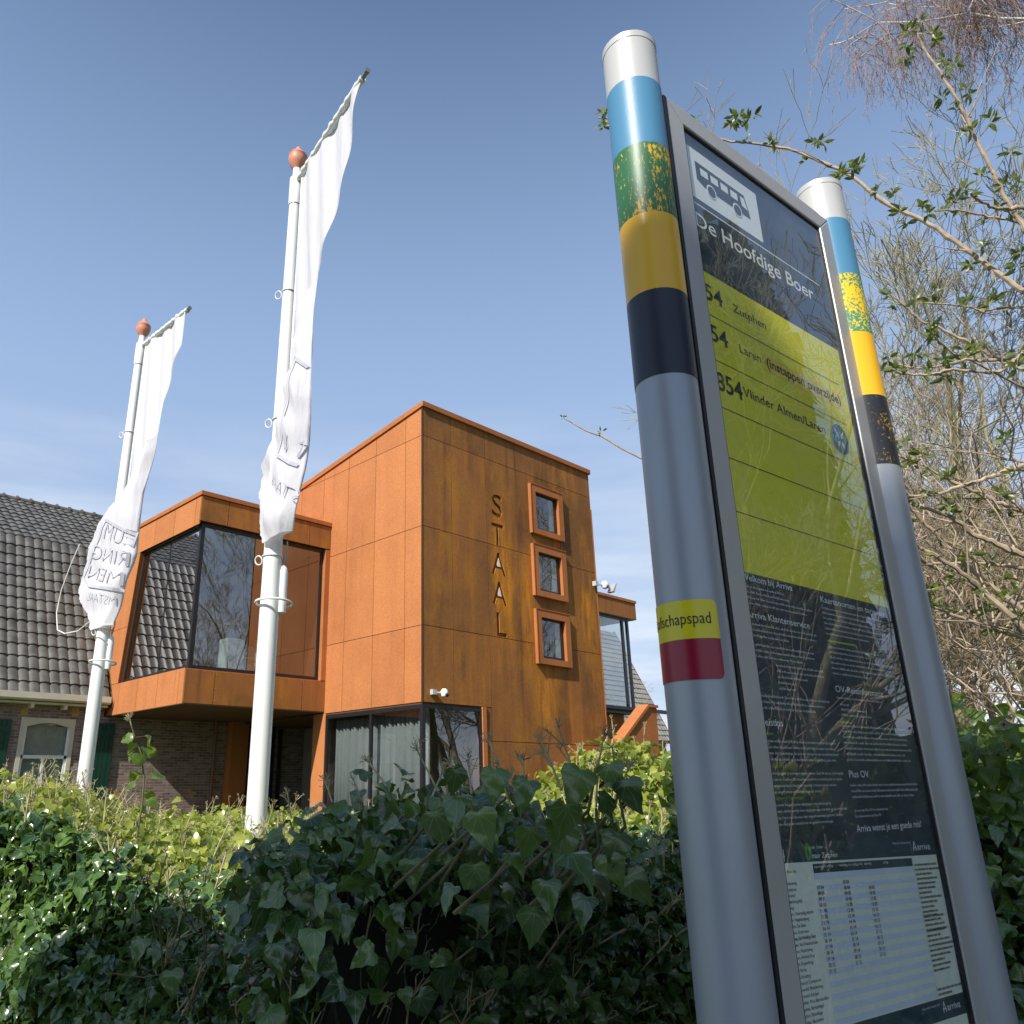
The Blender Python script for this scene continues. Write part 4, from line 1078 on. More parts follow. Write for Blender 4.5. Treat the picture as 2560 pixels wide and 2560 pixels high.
gp = MB(); bar(0.005, GW - 0.007, 0.005, FB - 0.006, -0.0034, 0.0, gp); gp.build('glass_pane', M['sign_glass'], sign)
def panel(name, t0, t1, d0, d1, mt, lay=0, par=sign):
    mb = MB(); o = -0.0056 + lay * 0.0004
    mb.add([S(t0, d1, o), S(t1, d1, o), S(t1, d0, o), S(t0, d0, o)], [(0, 1, 2, 3)]); return mb.build(name, mt, par)
def flat(mb, pts, lay):
    o = -0.0056 + lay * 0.0004; mb.add([S(t, d, o) for t, d in pts], [tuple(range(len(pts)))])
def rect(mb, t0, t1, d0, d1, lay): flat(mb, [(t0, d1), (t1, d1), (t1, d0), (t0, d0)], lay)
def disc(mb, t, d, r, lay, a0=0, a1=2 * math.pi, n=32): flat(mb, [(t + r * math.cos(a0 + (a1 - a0) * k / n), d + r * math.sin(a0 + (a1 - a0) * k / n)) for k in range(n)], lay)
def write(mb, body, t0, t1, base, cap, lay=1, bold=0.0, tilt=0.0):
    v, f = fit_text(body, t0, t1, 0, cap, bold); o = -0.0056 + lay * 0.0004
    mb.add([S(p[0], base - p[1] + (p[0] - t0) * tilt, o) for p in v], f)
hp = panel('header_panel', 0, GW, 0, 0.349, M['navy'])
bx = panel('pictogram_field', 0.008, 0.273, 0.032, 0.166, M['print_white'], 1, hp)
b = MB()
flat(b, [(0.040, 0.064), (0.218, 0.064), (0.229, 0.098), (0.233, 0.122), (0.064, 0.122), (0.040, 0.112)], 2)
bo = b.build('bus_pictogram', M['navy'], hp)
b = MB()
for t in (0.0555, 0.0915, 0.1275, 0.1635): rect(b, t, t + 0.0265, 0.075, 0.094, 3)
flat(b, [(0.200, 0.074), (0.215, 0.074), (0.226, 0.103), (0.204, 0.099)], 3)
for t in (0.088, 0.182): disc(b, t, 0.122, 0.0175, 3)
b.build('bus_windows', M['print_white'], hp)
b = MB()
for t in (0.088, 0.182): disc(b, t, 0.1225, 0.0135, 4)
b.build('bus_wheels', M['navy'], hp)
b = MB(); rect(b, 0.006, 0.505, 0.1805, 0.1835, 1); write(b, 'De Hoofdige Boer', 0.0145, 0.466, 0.2405, 0.0345, 1, bold=0.008); b.build('stop_name', M['print_white'], hp)
yp = panel('line_panel', 0, GW, 0.349, 0.966, M['lime'])
b = MB(); rect(b, 0.19, 0.512, 0.474, 0.516, 1); b.build('orange_patch', M['hl'], yp)
b = MB()
for d in (0.4495, 0.550, 0.650, 0.7515, 0.855): rect(b, 0.004, 0.508, d - 0.0008, d + 0.0008, 2)
write(b, '54', 0.0125, 0.070, 0.4145, 0.036, 2, 0.012); write(b, 'Zutphen', 0.106, 0.223, 0.4085, 0.0185, 2)
write(b, '54', 0.0125, 0.069, 0.508, 0.036, 2, 0.012); write(b, 'Laren', 0.108, 0.182, 0.502, 0.019, 2); write(b, '(instappen overzijde)', 0.203, 0.500, 0.503, 0.0215, 2, 0.018)
write(b, '854', 0.0105, 0.095, 0.6135, 0.038, 2, 0.012); write(b, 'Vlinder Almen/Laren', 0.098, 0.402, 0.6015, 0.020, 2, 0.004)
b.build('line_lettering', M['ink'], yp)
b = MB(); disc(b, 0.463, 0.598, 0.0385, 2); rect(b, 0.5120, 0.5135, 0.565, 0.655, 2); b.build('badge_ring', M['print_white'], yp)
b = MB(); disc(b, 0.463, 0.598, 0.0365, 3); b.build('badge', M['teal'], yp)
b = MB()
for sx, sy in ((-1, -1), (1, -1), (-1, 1), (1, 1)):
    k = 1.0 if sy < 0 else 0.8
    cx_, cy_ = 0.463, 0.600
    flat(b, [(cx_ + sx * 0.0025, cy_ + sy * 0.003), (cx_ + sx * 0.013 * k, cy_ + sy * 0.006 * k), (cx_ + sx * 0.020 * k, cy_ + sy * 0.026 * k), (cx_ + sx * 0.006 * k, cy_ + sy * 0.015 * k)][::(1 if sx * sy > 0 else -1)], 4)
b.build('badge_wings', M['print_white'], yp)
ip = panel('info_panel', 0, GW, 0.966, 1.400, M['navy'])
b = MB(); wn_ = 1.5
for body, t0, t1, base, cap in (('Welkom bij Arriva', 0.006, 0.166, 0.9805, 0.0115), ('Arriva Klantenservice', 0.006, 0.206, 1.046, 0.0115), ('Kaartsoorten en tarieven', 0.262, 0.512, 0.988, 0.0115),
                               ('OV-Reisinformatie', 0.262, 0.444, 1.156, 0.0115), ('Reistips', 0.006, 0.070, 1.224, 0.0115), ('Plus OV', 0.260, 0.331, 1.305, 0.0115), ('Arriva wenst je een goede reis!', 0.255, 0.500, 1.403 - 0.008, 0.0115)):
    write(b, body, t0, t1, base, cap, 1, 0.004)
b.build('info_headings', M['print_white'], ip)
b = MB(); sm = 0.0042
def para(mb, t0, t1, d, rows, pitch=0.0098):
    """illegible small print: short strokes grouped like words"""
    for r in range(rows):
        x = t0; end = t1 - (rnd.uniform(0.0, 0.12) if r == rows - 1 or rnd.random() < 0.3 else rnd.uniform(0, 0.02))
        while x < end:
            w = rnd.uniform(0.004, 0.021)
            k = x
            while k < min(x + w, end):
                rect(mb, k, k + 0.0010, d + r * pitch - sm * rnd.choice((0.6, 0.65, 1.0)), d + r * pitch, 1); k += 0.0023
            x += w + 0.0030
lines = [('als je bus nadert, maak je door je hand op te steken kenbaar dat je in wil', 1.2500), ('stappen. Alleen buurtbussen hebben de mogelijkheid te stoppen op andere', 1.2595), ('plaatsen dan bij bushaltes. Sta je in het donker bij een onverlichte halte?', 1.2690), ('gebruik dan de zaklamp op je smartphone zodat de chauffeur je kan zien.', 1.2785),
         ('Bij vertraging kan je overstap in gevaar komen. Geef dit dan zo snel mogelijk', 1.3000), ('door aan de chauffeur. De chauffeur probeert je aansluiting dan te regelen.', 1.3095), ('De aansluitende bus zal doorgaans maximaal 2 minuten kunnen wachten', 1.3190), ('omdat anders andere aansluitingen in gevaar komen.', 1.3285),
         ('Gedurende het jaar kunnen wijzigingen in de dienstregeling', 1.3480), ('optreden. Arriva kondigt deze wijzigingen aan in de trein en bus en op haar', 1.3575), ('website. Soms is een busroute door wegwerkzaamheden gestremd. Op deze', 1.3670), ('website vind je een overzicht van de geplande stremmingen.', 1.3765)]
for tx, d in lines: write(b, tx, 0.006, 0.006 + 0.00305 * len(tx), d, sm, 1)
for tx, d in (('Arriva app', 1.180), ('0900 9292 (\u20ac 0,90 per minuut)', 1.1895), ('9292.nl, of voor de mobiele versie', 1.199)): write(b, tx, 0.270, 0.270 + 0.0032 * len(tx), d, sm, 1)
for tx, d in (('Je kunt een Plus OV rit reserveren via', 1.362), ('De klantenservice van Plus OV', 1.3715)): write(b, tx, 0.258, 0.258 + 0.0032 * len(tx), d, sm, 1)
para(b, 0.006, 0.235, 0.9930, 4); para(b, 0.006, 0.235, 1.0585, 3); para(b, 0.006, 0.21, 1.0935, 3); para(b, 0.075, 0.235, 1.124, 5); para(b, 0.006, 0.235, 1.178, 3)
para(b, 0.262, 0.515, 1.0010, 6); para(b, 0.262, 0.515, 1.0750, 6); para(b, 0.262, 0.50, 1.168, 1); para(b, 0.262, 0.520, 1.2180, 7); para(b, 0.258, 0.520, 1.3200, 3)
b.build('info_small_print', M['print_white'], ip)
b = MB(); 
for tx, t, d in (('Instappen', 0.006, 1.2385), ('Overstappen', 0.006, 1.2895), ('Wijzigingen en Stremmingen', 0.006, 1.338)): write(b, tx, t, t + 0.0036 * len(tx), d, 0.005, 1)
rect(b, 0.262, 0.37, 1.0600, 1.0635, 1); rect(b, 0.262, 0.30, 1.2085, 1.2115, 1)
b.build('info_green_print', M['print_green'], ip)
# timetable sheet, hung a little crooked
TLT = 0.030
def R4(mb, t0, t1, d0, d1, lay): flat(mb, [(t0, d1 + t0 * TLT), (t1, d1 + t1 * TLT), (t1, d0 + t1 * TLT), (t0, d0 + t0 * TLT)], lay)
tt = MB(); R4(tt, 0.0, GW, 1.4005, 1.4295, 1); th = tt.build('timetable_header', M['navy2'], sign)
bb_ = MB(); bar(0.0, GW, 1.400, FB, -0.0195, -0.0060, bb_); bb_.build('poster_board', M['navy'], sign)
b = MB(); R4(b, 0.0, GW, 1.4296, 1.6600, 1); R4(b, 0, GW, 1.6930, 1.93, 1); R4(b, 0, GW, 1.962, 2.22, 1); tp = b.build('timetable_sheet', M['paper'], sign)
b = MB(); R4(b, 0.0, GW, 1.6601, 1.6929, 1); R4(b, 0, GW, 1.931, 1.961, 1); R4(b, 0.097, 0.435, 1.4330, 1.4465, 2); fb = b.build('timetable_banner', M['navy2'], sign)
b = MB()
write(b, '54', -0.001 + 0.006, 0.020, 1.427, 0.017, 2, 0.01, TLT); write(b, 'van  Laren', 0.100, 0.134, 1.4105 + 0.1 * TLT, 0.0050, 2, 0, TLT); write(b, 'naar Zutphen', 0.100, 0.177, 1.4245 + 0.1 * TLT, 0.0075, 2, 0.003, TLT)
write(b, 'arriva', 0.466, 0.518, 1.4200 + 0.46 * TLT, 0.0110, 2, 0.0, TLT); rect(b, 0.0975, 0.0980, 1.408, 1.430, 2); rect(b, 0.441, 0.4415, 1.416, 1.440, 2)
write(b, 'arriva', 0.466, 0.518, 1.6810 + 0.46 * TLT, 0.0110, 2, 0.0, TLT)
for dd in (0.0, 0.2605):
    for (a, c) in (((0.450, 1.4215 + dd), (0.455, 1.4050 + dd)), ((0.455, 1.4050 + dd), (0.461, 1.4215 + dd))):
        flat(b, [(a[0] - 0.0012, a[1] + 0.45 * TLT), (a[0] + 0.0012, a[1] + 0.45 * TLT), (c[0] + 0.0012, c[1] + 0.45 * TLT), (c[0] - 0.0012, c[1] + 0.45 * TLT)], 2)
    R4(b, 0.4475, 0.4635, 1.4155 + dd, 1.4170 + dd, 2)
for t, tx in ((0.100, 'maandag t/m vrijdag'), (0.178, 'maandag t/m vrijdag in de'), (0.259, 'zaterdag'), (0.325, 'zondag')): write(b, tx, t, t + 0.0030 * len(tx), 1.4390 + t * TLT, 0.0040, 3, 0, TLT)
for tx, d in (('Geldig vanaf 15 december 2019', 1.4085), ('Geldig vanaf 15 december 2019', 1.670)): write(b, tx, 0.372, 0.372 + 0.0023 * len(tx), d + 0.372 * TLT, 0.0032, 2, 0, TLT)
b.build('timetable_white_print', M['print_white'], th)
b = MB()
for k in range(13): R4(b, 0.097, 0.435, 1.4475 + k * 0.0168, 1.4475 + k * 0.0168 + 0.0084, 2)
b.build('timetable_rows', M['paper_blue'], tp)
b = MB()
c1 = ['07 04', '08 04', '09 05', '10 05', '11 05', '12 05', '13 14', '14 14', '15 14', '16 14', '17 14', '18 14', '19 14', '20 12', '21 12']
c3 = ['09 05', '10 05', '11 05', '12 05', '13 12', '14 12', '15 12', '16 12', '17 12', '18 12', '19 12', '20 12', '21 12']
for cx_, col, d0 in ((0.100, c1, 1.4700), (0.181, c1, 1.4655), (0.262, c3, 1.4775)):
    for k, tx in enumerate(col): write(b, tx, cx_, cx_ + 0.019, d0 + k * 0.0084 + cx_ * TLT, 0.0052, 3, 0.01, TLT)
stops = ['van deze lijn', '', 'Markeloseweg', 'Dorpsstraat', 'Slootsmid', 'Lindenbergsdijk', 'Busweg', 'Laren, Voormalig station', 'Laren, Hogenkampweg', 'Almen, De Eltee', 'Almen, Groot nave', 'Almen, De Hoofdige Boer', 'Almen, Van Wassenaerlaan', 'Almen, Pastorijweg', 'Almen, Almense Brug', 'Eefde, Kuyperbrug', 'Het Marthe', 'De Uitrusting', 'Warnsveld, Crematorium', 'Warnsveld, Rheedersteeg', 'Warnsveld, Kerkpad', 'Zutphen, Prins Bernhardlaan', 'Zutphen, Berkelsingel', 'Zutphen, Rijkenhage', 'Zutphen, Busstation']
for k, tx in enumerate(stops):
    if tx: write(b, tx, 0.007, 0.007 + 0.0030 * len(tx), 1.4440 + k * 0.0084, 0.0048, 3, 0.012 if 'Boer' in tx else 0, TLT)
R4(b, 0.437, 0.4374, 1.433, 1.658, 3)
for r0, nrow in ((1.447, 12), (1.531, 4), (1.556, 9), (1.648, 2)):
    for r in range(nrow):
        x = 0.441; end = 0.441 + rnd.uniform(0.04, 0.095); d = r0 + r * 0.0078 - x * TLT * 0 + 0.0
        while x < end:
            w = rnd.uniform(0.004, 0.016); k = x
            while k < x + w: R4(b, k, k + 0.0013, d - 0.0036, d, 3); k += 0.0022
            x += w + 0.003
b.build('timetable_black_print', M['ink'], tp)
b = MB(); b.add([S(0.088 + 0.0085 * math.cos(q), 1.4175 + 0.0135 * math.sin(q), -0.0056 + 0.0010) for q in np.arange(24) * 2 * math.pi / 24], [tuple(range(24))]); b.build('green_emblem', simple('leaf_green_print', (0.08, 0.33, 0.05), 0.5), th)
b = MB(); b.add([S(0.088 + t, 1.4175 + d, -0.0056 + 0.0014) for t, d in ((0, -0.010), (0.004, -0.001), (0.001, 0.009), (-0.001, 0.009), (-0.004, -0.001))], [(0, 1, 2, 3, 4)]); b.build('green_emblem_leaf', simple('dark_green_print', (0.01, 0.1, 0.02), 0.5), th)

# ================================================================== IVY HEDGES
HX = [-3.0, -0.4, 0.5, 0.9, 1.08, 1.3, 1.6, 2.2, 4.0, 8.0]
HY = [5.2, 4.2, 3.6, 3.0, 2.25, 1.8, 1.52, 1.36, 1.4, 1.9]
def yfront(x): return np.interp(x, HX, HY)
def bump(x, y, cx, cy, r): return math.exp(-((x - cx) ** 2 + (y - cy) ** 2) / (r * r))
def ht(x, y):
    D = math.hypot(x, y); az = math.degrees(math.atan2(x, y))
    h = np.interp(az, [8, 15, 19, 22, 25, 30, 36, 42, 50, 56, 62, 90], [1.40, 1.40, 1.36, 1.22, 1.13, 1.13, 1.12, 1.10, 1.12, 1.22, 1.25, 1.30])
    h = float(h) + 0.05 * mnoise.noise(Vector((x * 1.1, y * 1.1, 0.3))) * 2 + 0.04 * mnoise.noise(Vector((x * 3.3, y * 3.3, 2.3)))
    h += 0.42 * bump(x, y, 4.15, 3.05, 0.62)      # taller sunlit bush left of the sign
    h -= 0.085 * max(0.0, 5.0 - D) * (1.0 if az < 34 else max(0.35, 1 - (az - 34) / 12))
    return h
def in_clump(x, y):
    return ((x - 1.62) / 0.62) ** 2 + ((y - 1.70) / 0.36) ** 2
def ht_clump(x, y):
    q = in_clump(x, y)
    return 1.34 - 0.12 * q + 0.05 * mnoise.noise(Vector((x * 4, y * 4, 7)))

def leaf_set(pts, outs, smin, smax):
    n = len(pts); pts = np.array(pts); outs = unit(np.array(outs))
    nm = unit(outs + nr.normal(0, 0.72, (n, 3)) + np.array([0, 0, 0.25]))
    tip = np.array([0, 0, -1.0]) + outs * 0.4 + nr.normal(0, 0.62, (n, 3))
    X, Y, Z = frames(nm, tip)
    return pts, X, Y, Z, nr.uniform(smin, smax, n) * (0.75 + 0.25 * nr.rand(n))
AXS = np.linspace(-0.4, 5.2, 400); AYS = yfront(AXS); ARC = np.concatenate([[0], np.cumsum(np.hypot(np.diff(AXS), np.diff(AYS)))])
ARC_NEAR = (float(np.interp(0.75, AXS, ARC)), float(np.interp(2.4, AXS, ARC)))
near_p, near_o, far_p, far_o = [], [], [], []
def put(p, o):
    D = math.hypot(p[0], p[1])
    (near_p if D < 3.9 else far_p).append(p); (near_o if D < 3.9 else far_o).append(o)  # far leaves get the sun-bright colour, near ones the dark one
# front face of the hedge
for _ in range(36000):
    s9 = rnd.random() * ARC[-1]
    if rnd.random() < 0.45: s9 = rnd.uniform(ARC_NEAR[0], ARC_NEAR[1])
    x = float(np.interp(s9, ARC, AXS)); y = float(yfront(x)); 
    dx = 0.05; ty = (float(yfront(x + dx)) - float(yfront(x - dx))) / (2 * dx)
    n_ = np.array([ty, -1.0, 0.0]); n_ /= np.linalg.norm(n_)
    h = ht(x, y + 0.1); z = rnd.uniform(0.42, h + 0.02)
    lump = 0.10 * mnoise.noise(Vector((x * 2.6, y * 2.6, z * 2.6))) + 0.05 * mnoise.noise(Vector((x * 7, y * 7, z * 7)))
    dep = abs(rnd.gauss(0, 0.07)) - lump * 1.6 - 0.02
    rnd_top = max(0.0, z - (h - 0.18)) * 0.6
    az = math.degrees(math.atan2(x, y))
    if az > 63 and x < 2.6 and z < 0.9: continue
    put((x - n_[0] * (dep + rnd_top), y - n_[1] * (dep + rnd_top), z), n_ + np.array([0, 0, 0.25 + (z > h - 0.15) * 0.8]))
# top of the hedge
cnt = 0
while cnt < 52000:
    az = math.radians(rnd.uniform(8, 80)); D = math.sqrt(rnd.uniform(1.5 ** 2, 9.4 ** 2)) if rnd.random() < 0.75 else rnd.uniform(1.6, 5.5)
    x, y = D * math.sin(az), D * math.cos(az)
    if y < yfront(x) + 0.02 or (math.degrees(az) > 62 and D > 6): continue
    if x > 7.25 and y > 8: continue
    h = ht(x, y); e = 0.15
    gx_, gy_ = (ht(x + e, y) - h) / e, (ht(x, y + e) - h) / e
    put((x, y, h + rnd.gauss(-0.05, 0.055) + (0.06 * abs(mnoise.noise(Vector((x * 5, y * 5, 1)))))), np.array([-gx_ - 0.15, -gy_ - 0.35, 1.0])); cnt += 1
hedge = empty('ivy_hedge', 'long thick ivy hedge across the lower left, sunlit at the back and shaded in front', 'hedge')
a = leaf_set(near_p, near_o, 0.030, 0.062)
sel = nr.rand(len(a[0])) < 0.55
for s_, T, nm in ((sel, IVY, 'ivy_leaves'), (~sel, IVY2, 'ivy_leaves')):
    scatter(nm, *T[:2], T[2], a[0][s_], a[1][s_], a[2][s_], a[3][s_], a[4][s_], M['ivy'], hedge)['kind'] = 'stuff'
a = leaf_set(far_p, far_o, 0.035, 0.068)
scatter('sunlit_ivy_leaves', *IVYS[:2], IVYS[2], *a, M['ivy_sunlit'], hedge)['kind'] = 'stuff'
# near-black core blocking light through the leaves, shade put into its colour
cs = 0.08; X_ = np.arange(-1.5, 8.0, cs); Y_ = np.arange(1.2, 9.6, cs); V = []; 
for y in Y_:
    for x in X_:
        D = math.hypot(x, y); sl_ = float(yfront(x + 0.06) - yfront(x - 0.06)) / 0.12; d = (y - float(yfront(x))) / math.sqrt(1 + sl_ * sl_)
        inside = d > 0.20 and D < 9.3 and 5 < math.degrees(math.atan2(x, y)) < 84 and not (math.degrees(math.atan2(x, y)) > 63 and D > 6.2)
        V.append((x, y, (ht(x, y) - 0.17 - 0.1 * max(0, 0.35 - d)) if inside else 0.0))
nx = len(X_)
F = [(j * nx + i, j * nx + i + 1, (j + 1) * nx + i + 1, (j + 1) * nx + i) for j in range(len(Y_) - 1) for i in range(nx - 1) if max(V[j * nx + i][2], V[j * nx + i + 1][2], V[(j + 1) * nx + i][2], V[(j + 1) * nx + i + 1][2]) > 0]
me = bpy.data.meshes.new('shade_core'); me.from_pydata(V, [], F); me.update(); link('shade_core', me, M['core'], hedge)

def umbel(mb, base, d, L_, n_=11, r=0.026, stem=0.0022, bend=0.15):
    d = np.array(d, float); d /= np.linalg.norm(d); base = np.array(base, float)
    side = np.cross(d, (rnd.uniform(-1, 1), rnd.uniform(-1, 1), 0.3)); side /= np.linalg.norm(side) + 1e-6
    m1 = base + d * L_ * 0.5 + side * L_ * bend * 0.4; top = base + d * L_ + side * L_ * bend
    mb.tube([base, m1, top], [stem * 1.5, stem * 1.2, stem], 5)
    heads = [(top, d)]
    for q in range(rnd.randint(1, 3)):
        f = rnd.uniform(0.4, 0.85); p0 = base + (top - base) * f
        sd_ = d + np.array([rnd.uniform(-1, 1), rnd.uniform(-1, 1), rnd.uniform(-0.1, 0.6)]) * 0.9; sd_ /= np.linalg.norm(sd_)
        p1 = p0 + sd_ * L_ * rnd.uniform(0.2, 0.4); mb.tube([p0, p1], [stem, stem * 0.8], 4); heads.append((p1, sd_))
    for hp_, hd in heads:
        for k in range(n_ if hp_ is top else n_ // 2):
            v = hd + np.array([rnd.gauss(0, 0.6), rnd.gauss(0, 0.6), rnd.gauss(0, 0.6)]); v /= np.linalg.norm(v)
            e = hp_ + v * r * rnd.uniform(0.6, 1.1); mb.tube([hp_, e], [stem * 0.4, stem * 0.4], 3, cap=False)
            s_ = stem * 0.95; mb.add([e + (s_, 0, 0), e + (-s_, 0, 0), e + (0, s_, 0), e + (0, -s_, 0), e + (0, 0, s_), e + (0, 0, -s_)], [(0, 2, 4), (2, 1, 4), (1, 3, 4), (3, 0, 4), (2, 0, 5), (1, 2, 5), (3, 1, 5), (0, 3, 5)])
um = MB()
for _ in range(430):
    az = math.radians(rnd.uniform(13, 60)); D = rnd.uniform(2.6, 8.5); x, y = D * math.sin(az), D * math.cos(az)
    if y < yfront(x) + 0.05: continue
    umbel(um, (x, y, ht(x, y) - 0.03), (rnd.uniform(-.3, .3), rnd.uniform(-.4, .1), 1), rnd.uniform(0.07, 0.24), 8, 0.022, 0.0026)
for _ in range(150):
    x = rnd.uniform(0.5, 2.6); y = float(yfront(x)); z = rnd.uniform(0.62, 1.08)
    umbel(um, (x, y - 0.01, z), (rnd.uniform(-.5, .5), -0.6, rnd.uniform(0.3, 1.2)), rnd.uniform(0.08, 0.17), 4, 0.016, 0.0020)
um.build('seed_heads', M['umbel'], hedge, smooth=False)['kind'] = 'stuff'
st = Segs()
for _ in range(900):
    x = rnd.uniform(0.2, 4.4); y = float(yfront(x)) + rnd.uniform(-0.04, 0.14); z = rnd.uniform(0.45, 1.05)
    p = np.array([x, y, z]); d = np.array([rnd.uniform(-.5, .5), rnd.uniform(-.6, .1), rnd.uniform(0.2, 1.0)]); d /= np.linalg.norm(d); r = rnd.uniform(0.0015, 0.0035)
    for k in range(4):
        p2 = p + d * rnd.uniform(0.04, 0.07); st.add(p, p2, r, r * 0.85); p = p2; r *= 0.85; d = d + np.array([rnd.gauss(0, .25), rnd.gauss(0, .25), rnd.gauss(0, .2)]); d /= np.linalg.norm(d)
st.build('ivy_stems', M['ivy_stem'], hedge, 5)['kind'] = 'stuff'
# a tall single shoot standing out of the hedge
def shoot(path, n_leaves, lmin, lmax, lab, mat, stem_r=0.006, head=True, spread=1.0, group=None):
    t = empty('ivy_shoot', lab, 'plant', group)
    mb = MB(); pts = [np.array(p) for p in path]
    mb.tube(pts, np.linspace(stem_r, stem_r * 0.4, len(pts)), 7); mb.build('stem', M['ivy_stem'], t, smooth=True)
    P, O = [], []
    seg = np.array(pts); s = np.linspace(0.12, 0.88, n_leaves); idx = s * (len(seg) - 1)
    st_ = MB()
    for k, f in enumerate(idx):
        i = min(int(f), len(seg) - 2); p = seg[i] + (seg[i + 1] - seg[i]) * (f - i); q = k * 2.4
        d = np.array([math.cos(q), math.sin(q), 0.15]); e = p + d * rnd.uniform(0.02, 0.05) * spread
        st_.tube([p, e], 0.0012, 4); P.append(e); O.append(d + np.array([0, 0, 0.8]))
    st_.build('petioles', M['ivy_stem'], t)
    P = np.array(P); O = unit(np.array(O)); n = len(P)
    out = unit(P - seg[np.minimum(idx.astype(int), len(seg) - 1)] + 1e-6)
    X, Y, Z = frames(O + nr.normal(0, .25, (n, 3)), out + np.array([0, 0, -0.7]) + nr.normal(0, .2, (n, 3)))
    scatter('leaves', *IVY2[:2], IVY2[2], P, X, Y, Z, nr.uniform(lmin, lmax, n), mat, t)
    if head:
        u2 = MB(); umbel(u2, seg[-1] - (seg[-1] - seg[-2]) * 0.2, seg[-1] - seg[-2], 0.05, 22, 0.032, 0.0018); u2.build('seed_head', M['umbel'], t)
    return t
k = 1.325; Dd = 4.6
shoot([at(258 * k, 1580 * k, Dd), at(268 * k, 1520 * k, Dd), at(272 * k, 1470 * k, Dd), at(266 * k, 1420 * k, Dd), at(256 * k, 1395 * k, Dd), at(247 * k, 1368 * k, Dd)], 15, 0.06, 0.10,
      'tall bright green ivy shoot with a round seed head before the brick wall', M['ivy_light'])

# --- foreground clump with big glossy leaves
cl = empty('ivy_bush', 'dark glossy ivy clump with large leaves and dry seed stalks just left of the sign', 'bush')
P, O = [], []
while len(P) < 1700:
    x = rnd.uniform(0.95, 2.3); y = rnd.uniform(1.30, 2.1); q = in_clump(x, y)
    if q > 1: continue
    h = ht_clump(x, y); z = h + rnd.gauss(-0.03, 0.05) if rnd.random() < 0.5 else rnd.uniform(0.5, h)
    if z < h - 0.15 and q < 0.55: continue
    P.append((x, y, z)); O.append(((x - 1.62) * 0.8 - 0.2, (y - 1.70) * 1.5 - 0.5, 0.5 + (z - 1.1)))
a = leaf_set(P, O, 0.035, 0.08)
scatter('ivy_leaves', *IVY[:2], IVY[2], *a, M['ivy'], cl)['kind'] = 'stuff'
# individually hung large leaves facing the viewer
big = [(1000, 1500), (1075, 1545), (1130, 1530), (1180, 1500), (930, 1480), (860, 1480), (1110, 1670), (1065, 1640), (1135, 1640), (1170, 1600), (1100, 1720), (1030, 1690), (1005, 1740), (960, 1640), (900, 1560), (1000, 1590), (1060, 1590), (1150, 1470), (1100, 1480), (870, 1530), (815, 1560), (930, 1530), (960, 1560), (1190, 1680), (890, 1660), (860, 1700), (940, 1700), (330, 1860), (275, 1800), (700, 1840), (745, 1790), (590, 1850), (560, 1760)]
P = []; sc_ = []
for x, y in big:
    Dl = 1.52 if x > 780 else (2.35 if x < 420 else 1.95)
    P.append(at((x + rnd.uniform(-8, 8)) * k, (y - 28) * k, Dl + rnd.uniform(-0.06, 0.08))); sc_.append(rnd.uniform(0.046, 0.070))
P = np.array(P); n = len(P); tov = unit(EYE[None] - P)
X, Y, Z = frames(tov + nr.normal(0, .45, (n, 3)) + np.array([0, 0, .25]), np.array([0, 0, -1.0]) + nr.normal(0, .28, (n, 3)))
scatter('large_leaves', *IVY[:2], IVY[2], P, X, Y, Z, sc_, M['ivy'], cl)
mb = MB(); uu = MB()
for x0, y0, x1, y1, D in ((1000, 1600, 930, 1450, 1.62), (1090, 1600, 1030, 1390, 1.66), (1110, 1610, 1070, 1372, 1.7), (1130, 1600, 1120, 1450, 1.64), (870, 1560, 850, 1440, 1.75), (760, 1540, 700, 1430, 2.0), (960, 1500, 925, 1402, 1.7), (990, 1500, 985, 1430, 1.7), (1160, 1520, 1185, 1440, 1.7), (640, 1560, 615, 1470, 2.2), (880, 1600, 790, 1420, 1.85), (560, 1590, 540, 1500, 2.5), (1110, 1530, 1140, 1390, 1.72), (1180, 1560, 1150, 1415, 1.75), (1010, 1560, 960, 1470, 1.6), (690, 1540, 672, 1470, 2.2), (800, 1560, 830, 1450, 1.9), (900, 1560, 880, 1440, 1.75)):
    a_, b_ = at(x0 * k, y0 * k, D), at(x1 * k, y1 * k, D + 0.05)
    dn = a_ + np.array([rnd.uniform(-0.05, 0.06), 0.16, -0.12])
    mb.tube([dn, a_, (a_ * 0.45 + b_ * 0.55) + nr.normal(0, .006, 3)], [0.0042, 0.0036, 0.0024], 6)
    umbel(uu, (a_ * 0.5 + b_ * 0.5), b_ - a_, float(np.linalg.norm(b_ - a_)) * 0.5, 12, 0.02, 0.0018)
mb.build('stems', M['ivy_stem'], cl, smooth=True); uu.build('seed_heads', M['umbel'], cl)
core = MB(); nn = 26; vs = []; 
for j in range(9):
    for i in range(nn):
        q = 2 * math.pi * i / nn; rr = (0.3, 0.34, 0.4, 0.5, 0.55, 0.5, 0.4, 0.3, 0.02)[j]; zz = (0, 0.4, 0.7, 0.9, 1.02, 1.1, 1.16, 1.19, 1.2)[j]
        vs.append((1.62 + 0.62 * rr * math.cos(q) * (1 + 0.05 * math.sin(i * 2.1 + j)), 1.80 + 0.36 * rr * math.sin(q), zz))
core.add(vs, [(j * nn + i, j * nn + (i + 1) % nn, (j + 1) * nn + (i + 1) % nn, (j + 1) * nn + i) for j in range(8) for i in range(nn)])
core.build('shade_core', M['core'], cl)  # opaque core added to keep light out of the clump

